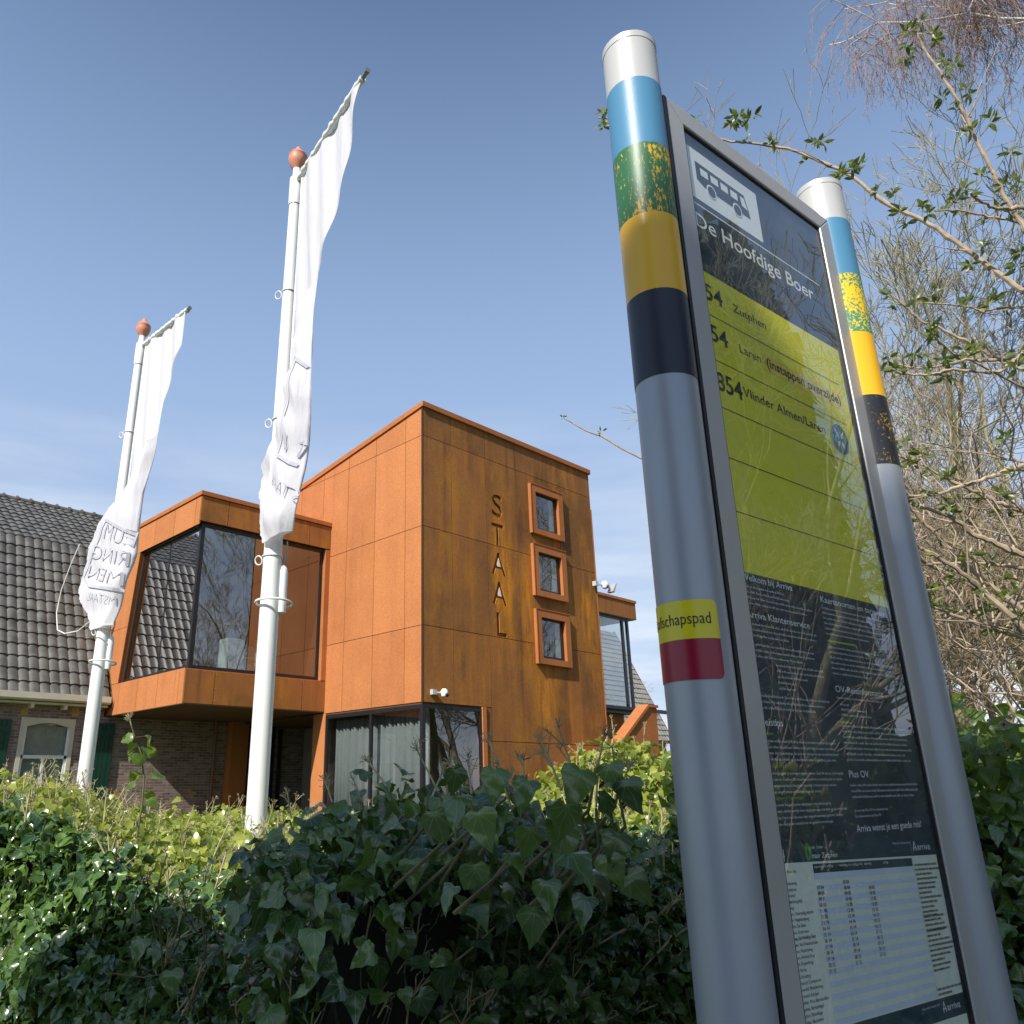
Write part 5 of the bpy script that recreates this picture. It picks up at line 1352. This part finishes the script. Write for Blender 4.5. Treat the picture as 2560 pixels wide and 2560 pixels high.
# --- ivy on the right of the sign
rb = empty('ivy_bush', 'ivy bush at the right edge, dark below and sunlit bright green on top', 'bush')
P, O = [], []
def rtop(x, y): return 1.50 + 0.06 * mnoise.noise(Vector((x * 2, y * 2, 4)))
while len(P) < 9500:
    x = rnd.uniform(2.35, 5.6); y = rnd.uniform(-0.1, 1.5)
    h = rtop(x, y); r_ = rnd.random()
    if r_ < 0.35: p = (x, y, h + rnd.gauss(-0.03, .06)); o = (-0.3, -0.2, 1)
    elif r_ < 0.75: x = 2.45 + abs(rnd.gauss(0, 0.06)) - 0.08 * mnoise.noise(Vector((y * 3, h, x))); z = rnd.uniform(0.3, h); x -= 0.04 * math.sin(z * 9 + y * 5); p = (x, y, z); o = (-1, -0.2, 0.4)
    else: y = -0.1 + abs(rnd.gauss(0, 0.05)); z = rnd.uniform(0.3, h); p = (x, y, z); o = (-.2, -1, 0.4)
    P.append(p); O.append(o)
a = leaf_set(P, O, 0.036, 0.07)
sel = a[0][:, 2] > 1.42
sel2 = a[0][:, 2] > 1.32  # leaves above this height get the paler, sunlit colour
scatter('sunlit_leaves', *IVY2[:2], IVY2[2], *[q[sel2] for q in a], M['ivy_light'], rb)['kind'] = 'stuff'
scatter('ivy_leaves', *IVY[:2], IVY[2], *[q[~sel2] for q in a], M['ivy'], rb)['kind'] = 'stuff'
MB().prism([(2.62, 0.05, 0), (5.5, 0.05, 0), (5.5, 0.05, 1.32), (2.66, 0.05, 1.32)], (0, 1.3, 0)).build('shade_core', M['core'], rb)  # black filler added so no light passes the bush

# ================================================================== ELDER BUSH
eb = empty('elder_bush', 'elder bush with arching branches and fresh leaf tufts, reaching in behind the sign', 'bush')
def za(a, b): return (2060 + a * 500 / 1208, b * 800 / 1932)
def zb(a, b): return (2060 + a * 500 / 1208, 800 + b * 800 / 1932)
K1 = lambda pts: [(x * k, y * k) for x, y in pts]
ROOT = np.array([3.9, 0.15, 0.3])
br = [
 ([(1495, 295), (1590, 300), (1710, 318)] + K1([(1370, 265), (1420, 270), (1500, 285)]) + [za(*q) for q in ((0, 985), (150, 1055), (350, 1210), (600, 1330), (780, 1450), (930, 1560), (1050, 1650), (1208, 1760))], 2.75, 0.0026, 0.0095),
 ([za(*q) for q in ((565, 210), (610, 300), (700, 440), (800, 600), (860, 720), (920, 840), (1020, 1040), (1100, 1200), (1208, 1370))], 2.6, 0.0032, 0.0075),
 ([za(*q) for q in ((660, 1275), (800, 1270), (960, 1300), (1140, 1330), (1208, 1360))], 2.7, 0.0024, 0.005),
 ([za(*q) for q in ((880, 1170), (960, 1220), (1070, 1260), (1208, 1250))], 2.5, 0.003, 0.006),
 ([za(*q) for q in ((410, 1790), (500, 1860), (580, 1932))] + [zb(*q) for q in ((720, 60), (880, 140), (1000, 210), (1208, 300))], 2.8, 0.003, 0.006),
 ([za(*q) for q in ((560, 1830), (680, 1830), (860, 1850), (960, 1870), (1080, 1860), (1208, 1850))], 2.9, 0.0024, 0.005),
 ([zb(*q) for q in ((400, 290), (480, 320), (640, 330), (780, 300), (950, 315), (1060, 310), (1130, 260), (1208, 200))], 2.6, 0.0026, 0.0065),
 ([zb(*q) for q in ((430, 265), (560, 290), (700, 280), (860, 240), (1000, 245), (1208, 215))], 2.8, 0.0024, 0.006),
 ([zb(*q) for q in ((640, 70), (720, 160), (880, 250))], 2.8, 0.0024, 0.004),
 ([zb(*q) for q in ((450, 820), (600, 880), (700, 940), (850, 1010), (950, 1050), (1070, 1110), (1208, 1160))], 2.75, 0.0026, 0.007),
 ([zb(*q) for q in ((500, 1065), (650, 1060), (800, 1010), (950, 970), (1050, 930), (1208, 880))], 2.55, 0.0035, 0.007),
 ([zb(*q) for q in ((580, 1130), (700, 1160), (800, 1210), (900, 1290), (1040, 1350), (1208, 1420))], 2.6, 0.0045, 0.0095),
 ([zb(*q) for q in ((515, 1130), (600, 1220), (700, 1320), (850, 1470), (1000, 1600), (1208, 1760))], 2.7, 0.0045, 0.0085),
 ([zb(*q) for q in ((560, 1360), (700, 1440), (850, 1540), (950, 1630), (1208, 1860))], 2.5, 0.0045, 0.0085),
 ([zb(*q) for q in ((590, 1480), (700, 1470), (900, 1465), (1060, 1480), (1208, 1500))], 2.8, 0.0025, 0.006),
 ([zb(*q) for q in ((650, 1730), (800, 1790), (950, 1840), (1050, 1870), (1208, 1920))], 2.7, 0.0035, 0.007),
 ([zb(*q) for q in ((640, 1760), (800, 1755), (1000, 1750), (1208, 1700))], 2.9, 0.0025, 0.006),
 ([zb(*q) for q in ((1000, 1010), (850, 1230), (760, 1460), (740, 1700))], 2.9, 0.002, 0.004),
]
wood = MB(); nodes = []
for pts, D, r0, r1 in br:
    n = len(pts); P3 = [at(x, y, D + 0.22 * i / n) for i, (x, y) in enumerate(pts)]
    P3 = np.array(P3)
    # smooth resample
    out = []
    for i in range(len(P3) - 1):
        p0 = P3[max(i - 1, 0)]; p1 = P3[i]; p2 = P3[i + 1]; p3 = P3[min(i + 2, len(P3) - 1)]
        for s in np.linspace(0, 1, 6)[:-1]:
            out.append(0.5 * ((2 * p1) + (-p0 + p2) * s + (2 * p0 - 5 * p1 + 4 * p2 - p3) * s * s + (-p0 + 3 * p1 - 3 * p2 + p3) * s ** 3))
    out.append(P3[-1]); out = np.array(out)
    m_ = len(out); rad = np.linspace(r0, r1, m_); 
    rad = rad * (1 + 0.35 * (np.arange(m_) % 9 == 4))
    out = out + nr.normal(0, 0.0016, out.shape)
    e = out[-1]; d = out[-1] - out[-2]; d /= np.linalg.norm(d)
    tail = [e + d * 0.3 + (ROOT - e) * 0.06, e + (ROOT - e) * 0.4 + d * 0.45, e + (ROOT - e) * 0.75 + d * 0.25, ROOT + nr.normal(0, .06, 3)]
    wood.tube(list(out) + tail, list(rad) + [r1 * 1.15, r1 * 1.4, r1 * 1.8, r1 * 2.2], 8)
    nodes.append((out, rad))
tw = [(1262, 212), (1300, 232), (1350, 262), (1400, 290), (1460, 312), (1500, 325), (1560, 362), (1620, 400), (1700, 440), (1760, 470)]
P3 = np.array([at(900 + a_ * 780 / 1932, 960 + b_ * 780 / 1932, 2.55) for a_, b_ in tw]); 
wood.tube(list(P3) + [at(1750, 1180, 2.6), at(2000, 1290, 2.7), at(2300, 1400, 2.9), at(2500, 1500, 3.1), ROOT], [0.0022, 0.0022, 0.0024, 0.0026, 0.0028, 0.0034, 0.003, 0.003, 0.0032, 0.0034, .004, .005, .006, .007, .012], 7)
# twigs off the branches and free thin ones
for out, rad in nodes:
    for _ in range(4):
        i = rnd.randrange(3, len(out) - 2); p = out[i]; d = np.array([rnd.gauss(0, 1), rnd.gauss(0, 1), rnd.gauss(0.3, 1)]) - 0.5 * (out[i + 1] - out[i]) / np.linalg.norm(out[i + 1] - out[i]); d /= np.linalg.norm(d)
        l_ = rnd.uniform(0.08, 0.3); q1 = p + d * l_ * 0.5 + nr.normal(0, .012, 3); q2 = p + d * l_ + nr.normal(0, .02, 3) + (0, 0, 0.02)
        wood.tube([p, q1, q2], [rad[i] * 0.5, 0.0016, 0.0011], 5)
for _ in range(70):
    x, y = rnd.uniform(2280, 2640), rnd.uniform(1080, 1850); D = rnd.uniform(2.7, 3.5); p = at(x, y, D); d = np.array([rnd.uniform(-.6, .1), rnd.uniform(-.4, .4), rnd.uniform(-.5, .6)]); d /= np.linalg.norm(d)
    pts = [p]
    for _k in range(5):
        d = d + nr.normal(0, .22, 3); d /= np.linalg.norm(d); pts.append(pts[-1] + d * rnd.uniform(0.05, 0.12))
    wood.tube(pts, np.linspace(0.003, 0.001, 6), 5)
# the side of the bush nearer the road (mirrored in the sign's glass)
for _ in range(110):
    p = ROOT + (rnd.uniform(-1.4, 2.0), rnd.uniform(-3.6, -1.9), 0); p[2] = 0.1; d = np.array([rnd.uniform(-.4, .4), rnd.uniform(-.4, .4), 1.0]); pts = [p]; 
    for _k in range(9):
        d = d + nr.normal(0, .16, 3) + (0, 0, -0.02); d /= np.linalg.norm(d); pts.append(pts[-1] + d * rnd.uniform(0.2, 0.42))
    if min(q_[0] for q_ in pts) < 1.9: continue
    wood.tube(pts, np.linspace(0.013, 0.002, 10), 6)
    nodes.append((np.array(pts), None))
wood.build('branches', M['bark_elder'], eb, smooth=True)
tufts = [za(*q) for q in ((520, 190), (580, 150), (520, 290), (490, 350), (650, 215), (690, 240), (740, 350), (780, 380), (730, 600), (870, 560), (1010, 730), (900, 780), (1110, 940), (970, 1050), (1080, 1110), (1180, 1110), (100, 1075), (160, 1020), (310, 1145), (400, 1155), (590, 1260), (500, 1355), (960, 1490), (890, 1585), (780, 1210), (640, 1285), (850, 1150), (390, 1795), (560, 1820), (650, 1780), (870, 1830), (1000, 1850), (1190, 1540), (1170, 1610), (460, 1290), (1040, 1790))]
tufts += [zb(*q) for q in ((380, 220), (360, 290), (430, 320), (550, 225), (640, 310), (720, 245), (910, 150), (850, 180), (960, 200), (1170, 300), (740, 350), (470, 770), (590, 805), (540, 860), (760, 950), (1060, 1045), (1095, 700), (560, 1100), (750, 1110), (820, 1060), (640, 1640), (670, 1720), (1000, 1750), (1120, 1660), (1180, 1790), (800, 1560), (880, 1440), (1110, 1570), (650, 80), (620, 1640), (1090, 1150), (1180, 190))]
tufts += [(1512, 285), (1508, 310), (1735, 300), (1838, 300), (1860, 310), (1485 + 80 + 480 // 10, 0)][:5] + [(1480 + a_ * .3623, 40 + b_ * .3623) for a_, b_ in ((1005, 700), (1100, 700), (950, 770), (1240, 860), (1550, 870), (1590, 860), (1780, 1050), (1830, 1030), (1700, 1110))]
LP, LN, LT = [], [], []
def tuft(p, size=1.0, nl=7, base=None):
    ax = np.array([rnd.gauss(0, .6), rnd.gauss(0, .6), rnd.uniform(0.4, 1)]); ax /= np.linalg.norm(ax)
    for _ in range(nl):
        d = ax * 0.7 + nr.normal(0, .75, 3); d /= np.linalg.norm(d); LP.append(p + d * 0.006); LT.append(d + (0, 0, -0.12)); LN.append(np.cross(d, nr.normal(0, 1, 3)) + (0, 0, 0.7)); SS.append(rnd.uniform(0.022, 0.042) * size)
SS = []
for x, y in tufts:
    for _ in range(2): tuft(at(x + rnd.uniform(-8, 8), y + rnd.uniform(-8, 8), 2.68 + rnd.uniform(-.05, .08)), 1.0, 5)
tuft(at(1261 * 780 / 1932 + 900, 960 + 212 * 780 / 1932, 2.55), 0.4, 5); tuft(at(1500 * 780 / 1932 + 900, 960 + 300 * 780 / 1932, 2.55), 0.55, 6)
for out, rad in nodes:
    for _ in range(4 if rad is not None else 12):
        i = rnd.randrange(2, len(out)); tuft(out[i] + nr.normal(0, .01, 3), 0.8 if rad is not None else 1.3, 5)
LP, LN, LT = np.array(LP), np.array(LN), np.array(LT)
X, Y, Z = frames(LN, LT)
scatter('leaf_tufts', *LANCE[:2], LANCE[2], LP, X, Y, Z, SS, M['elder_leaf'], eb)['kind'] = 'stuff'

# ================================================================== TREES
def grow(sg, p, d, L_, r, lev, maxlev, wob=0.13, up=0.05, nch=(3, 5), ang=0.75, ratio=0.62, droop=0.0, rmin=0.004, tips=None, r_=rnd):
    n = max(3, int(6 - lev * 0.6)); step = L_ / n; p = np.array(p, float); d = np.array(d, float); pts = [p]; rr = [r]
    for i in range(n):
        d = d + np.array([r_.gauss(0, wob), r_.gauss(0, wob), r_.gauss(0, wob) + up - droop * lev]); d /= np.linalg.norm(d)
        p2 = p + d * step; r2 = max(rmin, r * (1 - 0.13 - 0.02 * lev)); sg.add(p, p2, r, r2); p = p2; r = r2; pts.append(p); rr.append(r)
    if lev >= maxlev:
        if tips is not None: tips.append((p, d))
        return
    k_ = r_.randint(*nch)
    for c in range(k_):
        f = r_.uniform(0.3, 1.0) if c else 1.0
        i = min(n - 1, int(f * n)); base = pts[i + 1]
        ax = np.cross(d, np.array([r_.gauss(0, 1), r_.gauss(0, 1), r_.gauss(0, 1)])); ax /= np.linalg.norm(ax) + 1e-6
        a_ = r_.uniform(0.45, 1.15) * ang * (0.5 if c == 0 else 1); nd = d * math.cos(a_) + ax * math.sin(a_)
        grow(sg, base, nd, L_ * ratio * r_.uniform(0.75, 1.2), rr[i + 1] * (0.8 if c == 0 else 0.6), lev + 1, maxlev, wob, up, nch, ang, ratio, droop, rmin, tips, r_)
def deciduous(seed, H, r, mat, twig=None, **kw):
    q = random.Random(seed); sg = Segs(); kw = dict(dict(maxlev=5, nch=(4, 5), r_=q), **kw)
    grow(sg, (0, 0, -0.1), (0, 0, 1), H * 0.36, r, 0, **kw)
    return sg
def tree_obj(sg, loc, mat, lab, group, scale=1.0, rot=0.0, name='bare_tree'):
    t = empty(name, lab, 'tree', group); A = np.array(sg.ra)
    big_ = Segs(); sm_ = Segs(); thr = 0.022
    for a_, b_, c_, d_ in zip(sg.a, sg.b, sg.ra, sg.rb): (big_ if c_ > thr else sm_).add(a_, b_, c_, d_)
    big_.build('trunk', mat, t, 7); sm_.build('crown', mat, t, 3)
    t.location = loc; t.rotation_euler = (0, 0, rot); t.scale = (scale,) * 3
    return t
def copy_tree(t, loc, rot, scale, lab):
    c = t.copy(); C.objects.link(c); c.location = loc; c.rotation_euler = (0, 0, rot); c.scale = (scale,) * 3; c['label'] = lab
    for ch in list(t.children):
        q = ch.copy(); C.objects.link(q); q.parent = c
    return c
def gxy(px, D, py=1900):
    p = at(px, py, D); return (p[0], p[1], 0)
G = 'bare trees beyond the sign'
sA = deciduous(3, 14, 0.2, None, maxlev=6, wob=0.17, up=0.07, ang=0.68, nch=(3, 4), ratio=0.635, rmin=0.006)
tA = tree_obj(sA, gxy(2500, 19), M['bark_grey'], 'spreading bare tree with mossy grey limbs right of the sign top', G, 1.25, 1.9)
sB = deciduous(8, 12.5, 0.18, None, maxlev=6, wob=0.15, up=0.08, ang=0.68, nch=(3, 4), ratio=0.635, rmin=0.006)
tB = tree_obj(sB, gxy(2680, 17), M['bark_grey'], 'bare grey tree at the right edge behind the spreading one', G, 1.1, 2.0)
copy_tree(tA, gxy(2800, 21), 2.6, 1.2, 'tall bare tree just past the right edge whose limbs reach into the picture')
# slim tree with a straight stem and short side branches
sg = Segs(); p = np.array([0, 0, -0.1]); H = 13.0; n = 26
q = random.Random(5); d = np.array([-0.04, 0, 1.0])
for i in range(n):
    d = d + (q.gauss(0, .03), q.gauss(0, .03), 0); d /= np.linalg.norm(d); r = 0.13 * (1 - i / n) + 0.012; p2 = p + d * H / n; sg.add(p, p2, r, r * 0.95)
    if i > 5:
        for c in range(4):
            a_ = q.uniform(0, 6.28); l_ = (1.9 * (1 - i / n) ** 0.7 + 0.35)
            grow(sg, p2, (math.cos(a_), math.sin(a_), q.uniform(0.05, 0.6)), l_ * 0.55, 0.02 * (1.2 - i / n) + 0.004, 2, 5, 0.16, 0.02, (3, 4), 0.8, 0.6, 0.0, 0.0035, None, q)
    p = p2
tL = tree_obj(sg, gxy(2392, 20.5), M['bark_brown'], 'slim straight bare tree with short side branches, half way up behind the sign', G, 1.0, 0, 'larch_tree')
copy_tree(tL, gxy(2310, 30), 1.5, 0.95, 'slim straight bare tree close to the right hand post, farther back')
copy_tree(tL, gxy(2500, 25), 2.5, 0.9, 'slim straight bare tree near the right edge, farther back')
# thicket of young trees
sT = deciduous(21, 8, 0.07, None, maxlev=5, wob=0.17, up=0.1, ang=0.8, rmin=0.0055, nch=(4, 5))
tT = tree_obj(sT, gxy(2380, 12), M['bark_brown'], 'dense twiggy young tree low behind the sign', G, 0.85, 0)
for i, (px, D, rz, s_, lab) in enumerate(((2460, 14, 1.1, 1.0, 'dense twiggy young tree second in the thicket right of the sign'), (2540, 12.5, 2.2, 0.9, 'dense twiggy young tree at the right edge of the thicket'), (2320, 16, 3.0, 0.9, 'dense twiggy young tree nearest the right hand post'), (2420, 19, 4.2, 1.1, 'dense twiggy young tree in the middle of the thicket, set back'), (2500, 22, 5.2, 1.25, 'dense twiggy tree at the back of the thicket near the edge'), (2580, 17, 0.6, 1.1, 'dense twiggy tree cut by the right edge'), (2350, 25, 1.9, 1.2, 'dense twiggy tree at the back of the thicket near the post'))):
    copy_tree(tT, gxy(px, D), rz, s_, lab)
# small tree between tower and sign
tS = copy_tree(tA, gxy(1632, 44), 0.9, 0.5, 'small bare tree between the museum tower and the left post, far away')
tS['group'] = G
# birch with hanging reddish twigs
sg = Segs(); hang = Segs(); q = random.Random(9); tips = []
for i_ in range(8): sg.add(np.array((0.03 * i_, 0, i_ * 1.05 - 0.1)), np.array((0.03 * (i_ + 1), 0, i_ * 1.05 + 0.95)), 0.2 - 0.01 * i_, 0.19 - 0.01 * i_)
grow(sg, (0.24, 0, 8.3), (0, 0, 1), 4.2, 0.12, 0, 3, 0.08, 0.12, (5, 6), 0.95, 0.66, 0.0, 0.01, tips, q)
for a_, b_, r_a in list(zip(sg.a, sg.b, sg.ra)):
    if r_a < 0.06:
        for _ in range(4):
            p = np.array(a_) + (np.array(b_) - np.array(a_)) * q.random(); d = np.array([q.gauss(0, .6), q.gauss(0, .6), q.uniform(-.4, .4)]); r = 0.006
            for _k in range(6):
                d = d + (q.gauss(0, .2), q.gauss(0, .2), -0.42); d /= np.linalg.norm(d); p2 = p + d * q.uniform(0.16, 0.26); hang.add(p, p2, r, r * .85); r *= 0.86
                if _k > 0:
                    for _m in range(2):
                        dd = d + (q.gauss(0, .5), q.gauss(0, .5), -.2); dd /= np.linalg.norm(dd); hang.add(p2, p2 + dd * q.uniform(.1, .22), 0.0035, 0.0022)
                p = p2
tb = empty('birch_tree', 'birch with white limbs and hanging reddish twigs in the top right corner', 'tree', None)
sg.build('trunk', M['birch_white'], tb, 7); hang.build('hanging_twigs', M['birch_twig'], tb, 3)
tb.location = gxy(3520, 14); tb.rotation_euler = (0, 0, 3.4)
# trees across the road, seen only as reflections in the glazing
R_ = 'roadside trees mirrored in the museum windows'
rt = copy_tree(tA, (22.5, -9.5, 0), 1.0, 1.25, 'large bare tree mirrored in the bay window'); rt['group'] = R_
for i, (x, y, rz, s_, lab) in enumerate(((31.5, -11, 2.0, 1.6, 'bare tree mirrored in the ground floor corner glass'), (40, -9.5, 3.0, 1.8, 'bare tree mirrored in the tower windows'), (44, -12, 4.0, 1.9, 'second bare tree mirrored in the tower windows'), (17, -14, 5.0, 1.2, 'bare tree mirrored at the left of the bay window'))):
    c = copy_tree(tB if i % 2 else tA, (x, y, 0), rz, s_, lab); c['group'] = R_
for x, y, rz, s_ in ((31, -1.8, .4, 1.45), (33.5, -4, 1.9, 1.5), (29, -4.5, 3.3, 1.4)):
    c = copy_tree(tB, (x, y, 0), rz, s_, 'tall bare tree mirrored in the three tower windows'); c['group'] = R_
for i, (x, y, rz, s_) in enumerate(((6.5, -4.5, .5, .8), (9, -6.0, 1.5, 0.9), (5.0, -6.5, 2.5, .9), (12, -5.5, 3.5, 1.0), (8, -9.5, 4.5, 1.2))):
    c = copy_tree(tT, (x, y, 0), rz, s_, 'twiggy roadside tree mirrored in the glass of the bus stop sign'); c['group'] = 'roadside trees mirrored in the sign'
for x, y, rz, s_ in ((9, -5.6, .3, .8), (11.5, -8, 1.7, .95), (7.6, -4.8, 2.9, .7), (14, -8.5, 4.1, 1.0)):
    c = copy_tree(tB, (x, y, 0), rz, s_, 'tall roadside tree mirrored in the glass of the bus stop sign'); c['group'] = 'roadside trees mirrored in the sign'
# ivy bank across the path, mirrored in the sign
P, O = [], []
while len(P) < 9000:
    x = rnd.uniform(2.6, 11); y = -1.6 - 0.12 * (x - 2.6) + abs(rnd.gauss(0, .15)) * -1 - rnd.random() * 0.5; h = 1.5 + 0.25 * mnoise.noise(Vector((x * .8, 0, 9))); z = h * rnd.random() ** 0.6 + rnd.gauss(0, .06)
    P.append((x, y, max(0.05, z))); O.append((-0.5, 0.8, 0.5))
bank = empty('ivy_bank', 'ivy covered bank opposite the sign, seen mirrored in its glass', 'hedge')
a = leaf_set(P, O, 0.05, 0.1); scatter('ivy_leaves', *IVY2[:2], IVY2[2], *a, M['ivy_sunlit'], bank)['kind'] = 'stuff'
MB().prism([(2.7, -1.95, 0), (11, -2.95, 0), (11, -2.95, 1.25), (2.7, -1.95, 1.2)], (0.1, -0.8, 0)).build('shade_core', M['core'], bank)  # black filler added to stop light through the bank

# unseen conifer row, added to throw shade over the sign and near hedge
def conifer(seed, H, R, lab=None):
    q = np.random.RandomState(seed); n = 9000
    z = H * (1 - np.sqrt(q.rand(n))) * 0.98 + 0.2; prof = R * np.minimum(1.0, ((H - z) / H) ** 0.3 * 1.15) ; rr = prof * (0.75 + 0.3 * q.rand(n)); th = q.rand(n) * 2 * np.pi
    P = np.column_stack([rr * np.cos(th), rr * np.sin(th), z]); O = np.column_stack([np.cos(th), np.sin(th), np.full(n, 0.3)])
    O = unit(O + q.normal(0, .4, (n, 3))); T = np.array([0, 0, -.4]) + np.column_stack([np.cos(th), np.sin(th), np.zeros(n)]) + q.normal(0, .4, (n, 3))
    X, Y, Z = frames(np.cross(O, T) * 0.3 + O, T)
    t = empty('added_conifer', lab, 'tree', 'conifers added out of view for their shade')
    scatter('foliage', *IVYS[:2], IVYS[2], P, X, Y, Z, 0.18 + 0.22 * q.rand(n), M['conifer'], t)['kind'] = 'stuff'
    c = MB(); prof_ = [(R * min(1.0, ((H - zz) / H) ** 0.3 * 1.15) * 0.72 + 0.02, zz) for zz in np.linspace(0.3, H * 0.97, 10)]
    c.lathe((0, 0, 0), prof_, 14); c.build('opaque_shade_core', M['core'], t)  # opaque filler that makes the conifer block the sun
    MB().lathe((0, 0, 0), [(0.16, 0), (0.12, 0.6)], 8).build('trunk', M['bark_brown'], t)
    return t
AX = np.array([0.970, 0.243]); BXV = np.array([-0.243, 0.970])
c0 = conifer(1, 9.90, 1.35, 'dense conifer added behind the viewer to shade the sign')
i = 0
for b_ in (-1.2, -0.25, 0.65, 1.25):
    p = AX * (-7.4) + BXV * b_; h = 1.0 + 0.012 * math.sin(i * 2.3)
    if i == 0: c0.location = (p[0], p[1], 0); c0.scale = (1, 1, h)
    else:
        c = copy_tree(c0, (p[0], p[1], 0), i * 1.3, 1.0, 'dense conifer added behind the viewer to shade the sign'); c.scale = (1, 1, h)
    i += 1
for x, y, s_ in ((11.5, -9.6, 1.5), (14.3, -9.6, 1.5), (9.0, -8.8, 1.4), (6.5, -9.0, 1.3)):  # unseen conifers added to make the sign's reflection dark
    c = copy_tree(c0, (x, y, 0), x, s_, 'dense conifer added across the road to darken the sign reflection'); c['group'] = 'conifers added to darken the sign reflection'
# wire fence low at the right
fe = empty('wire_fence', 'dark post and wire fence behind the ivy at the right edge', 'fence')
mb = MB()
for x in (9.0, 12.0, 15.0, 18.0): mb.box((x - 0.04, 1.9, 0), (x + 0.04, 1.98, 1.95))
mb.build('post', M['black_metal'], fe)
mb = MB()
for z in (1.9, 1.6, 1.3): mb.tube([(8.5, 1.94, z), (19, 1.94, z)], 0.02, 5)
mb.build('rail', M['black_metal'], fe)
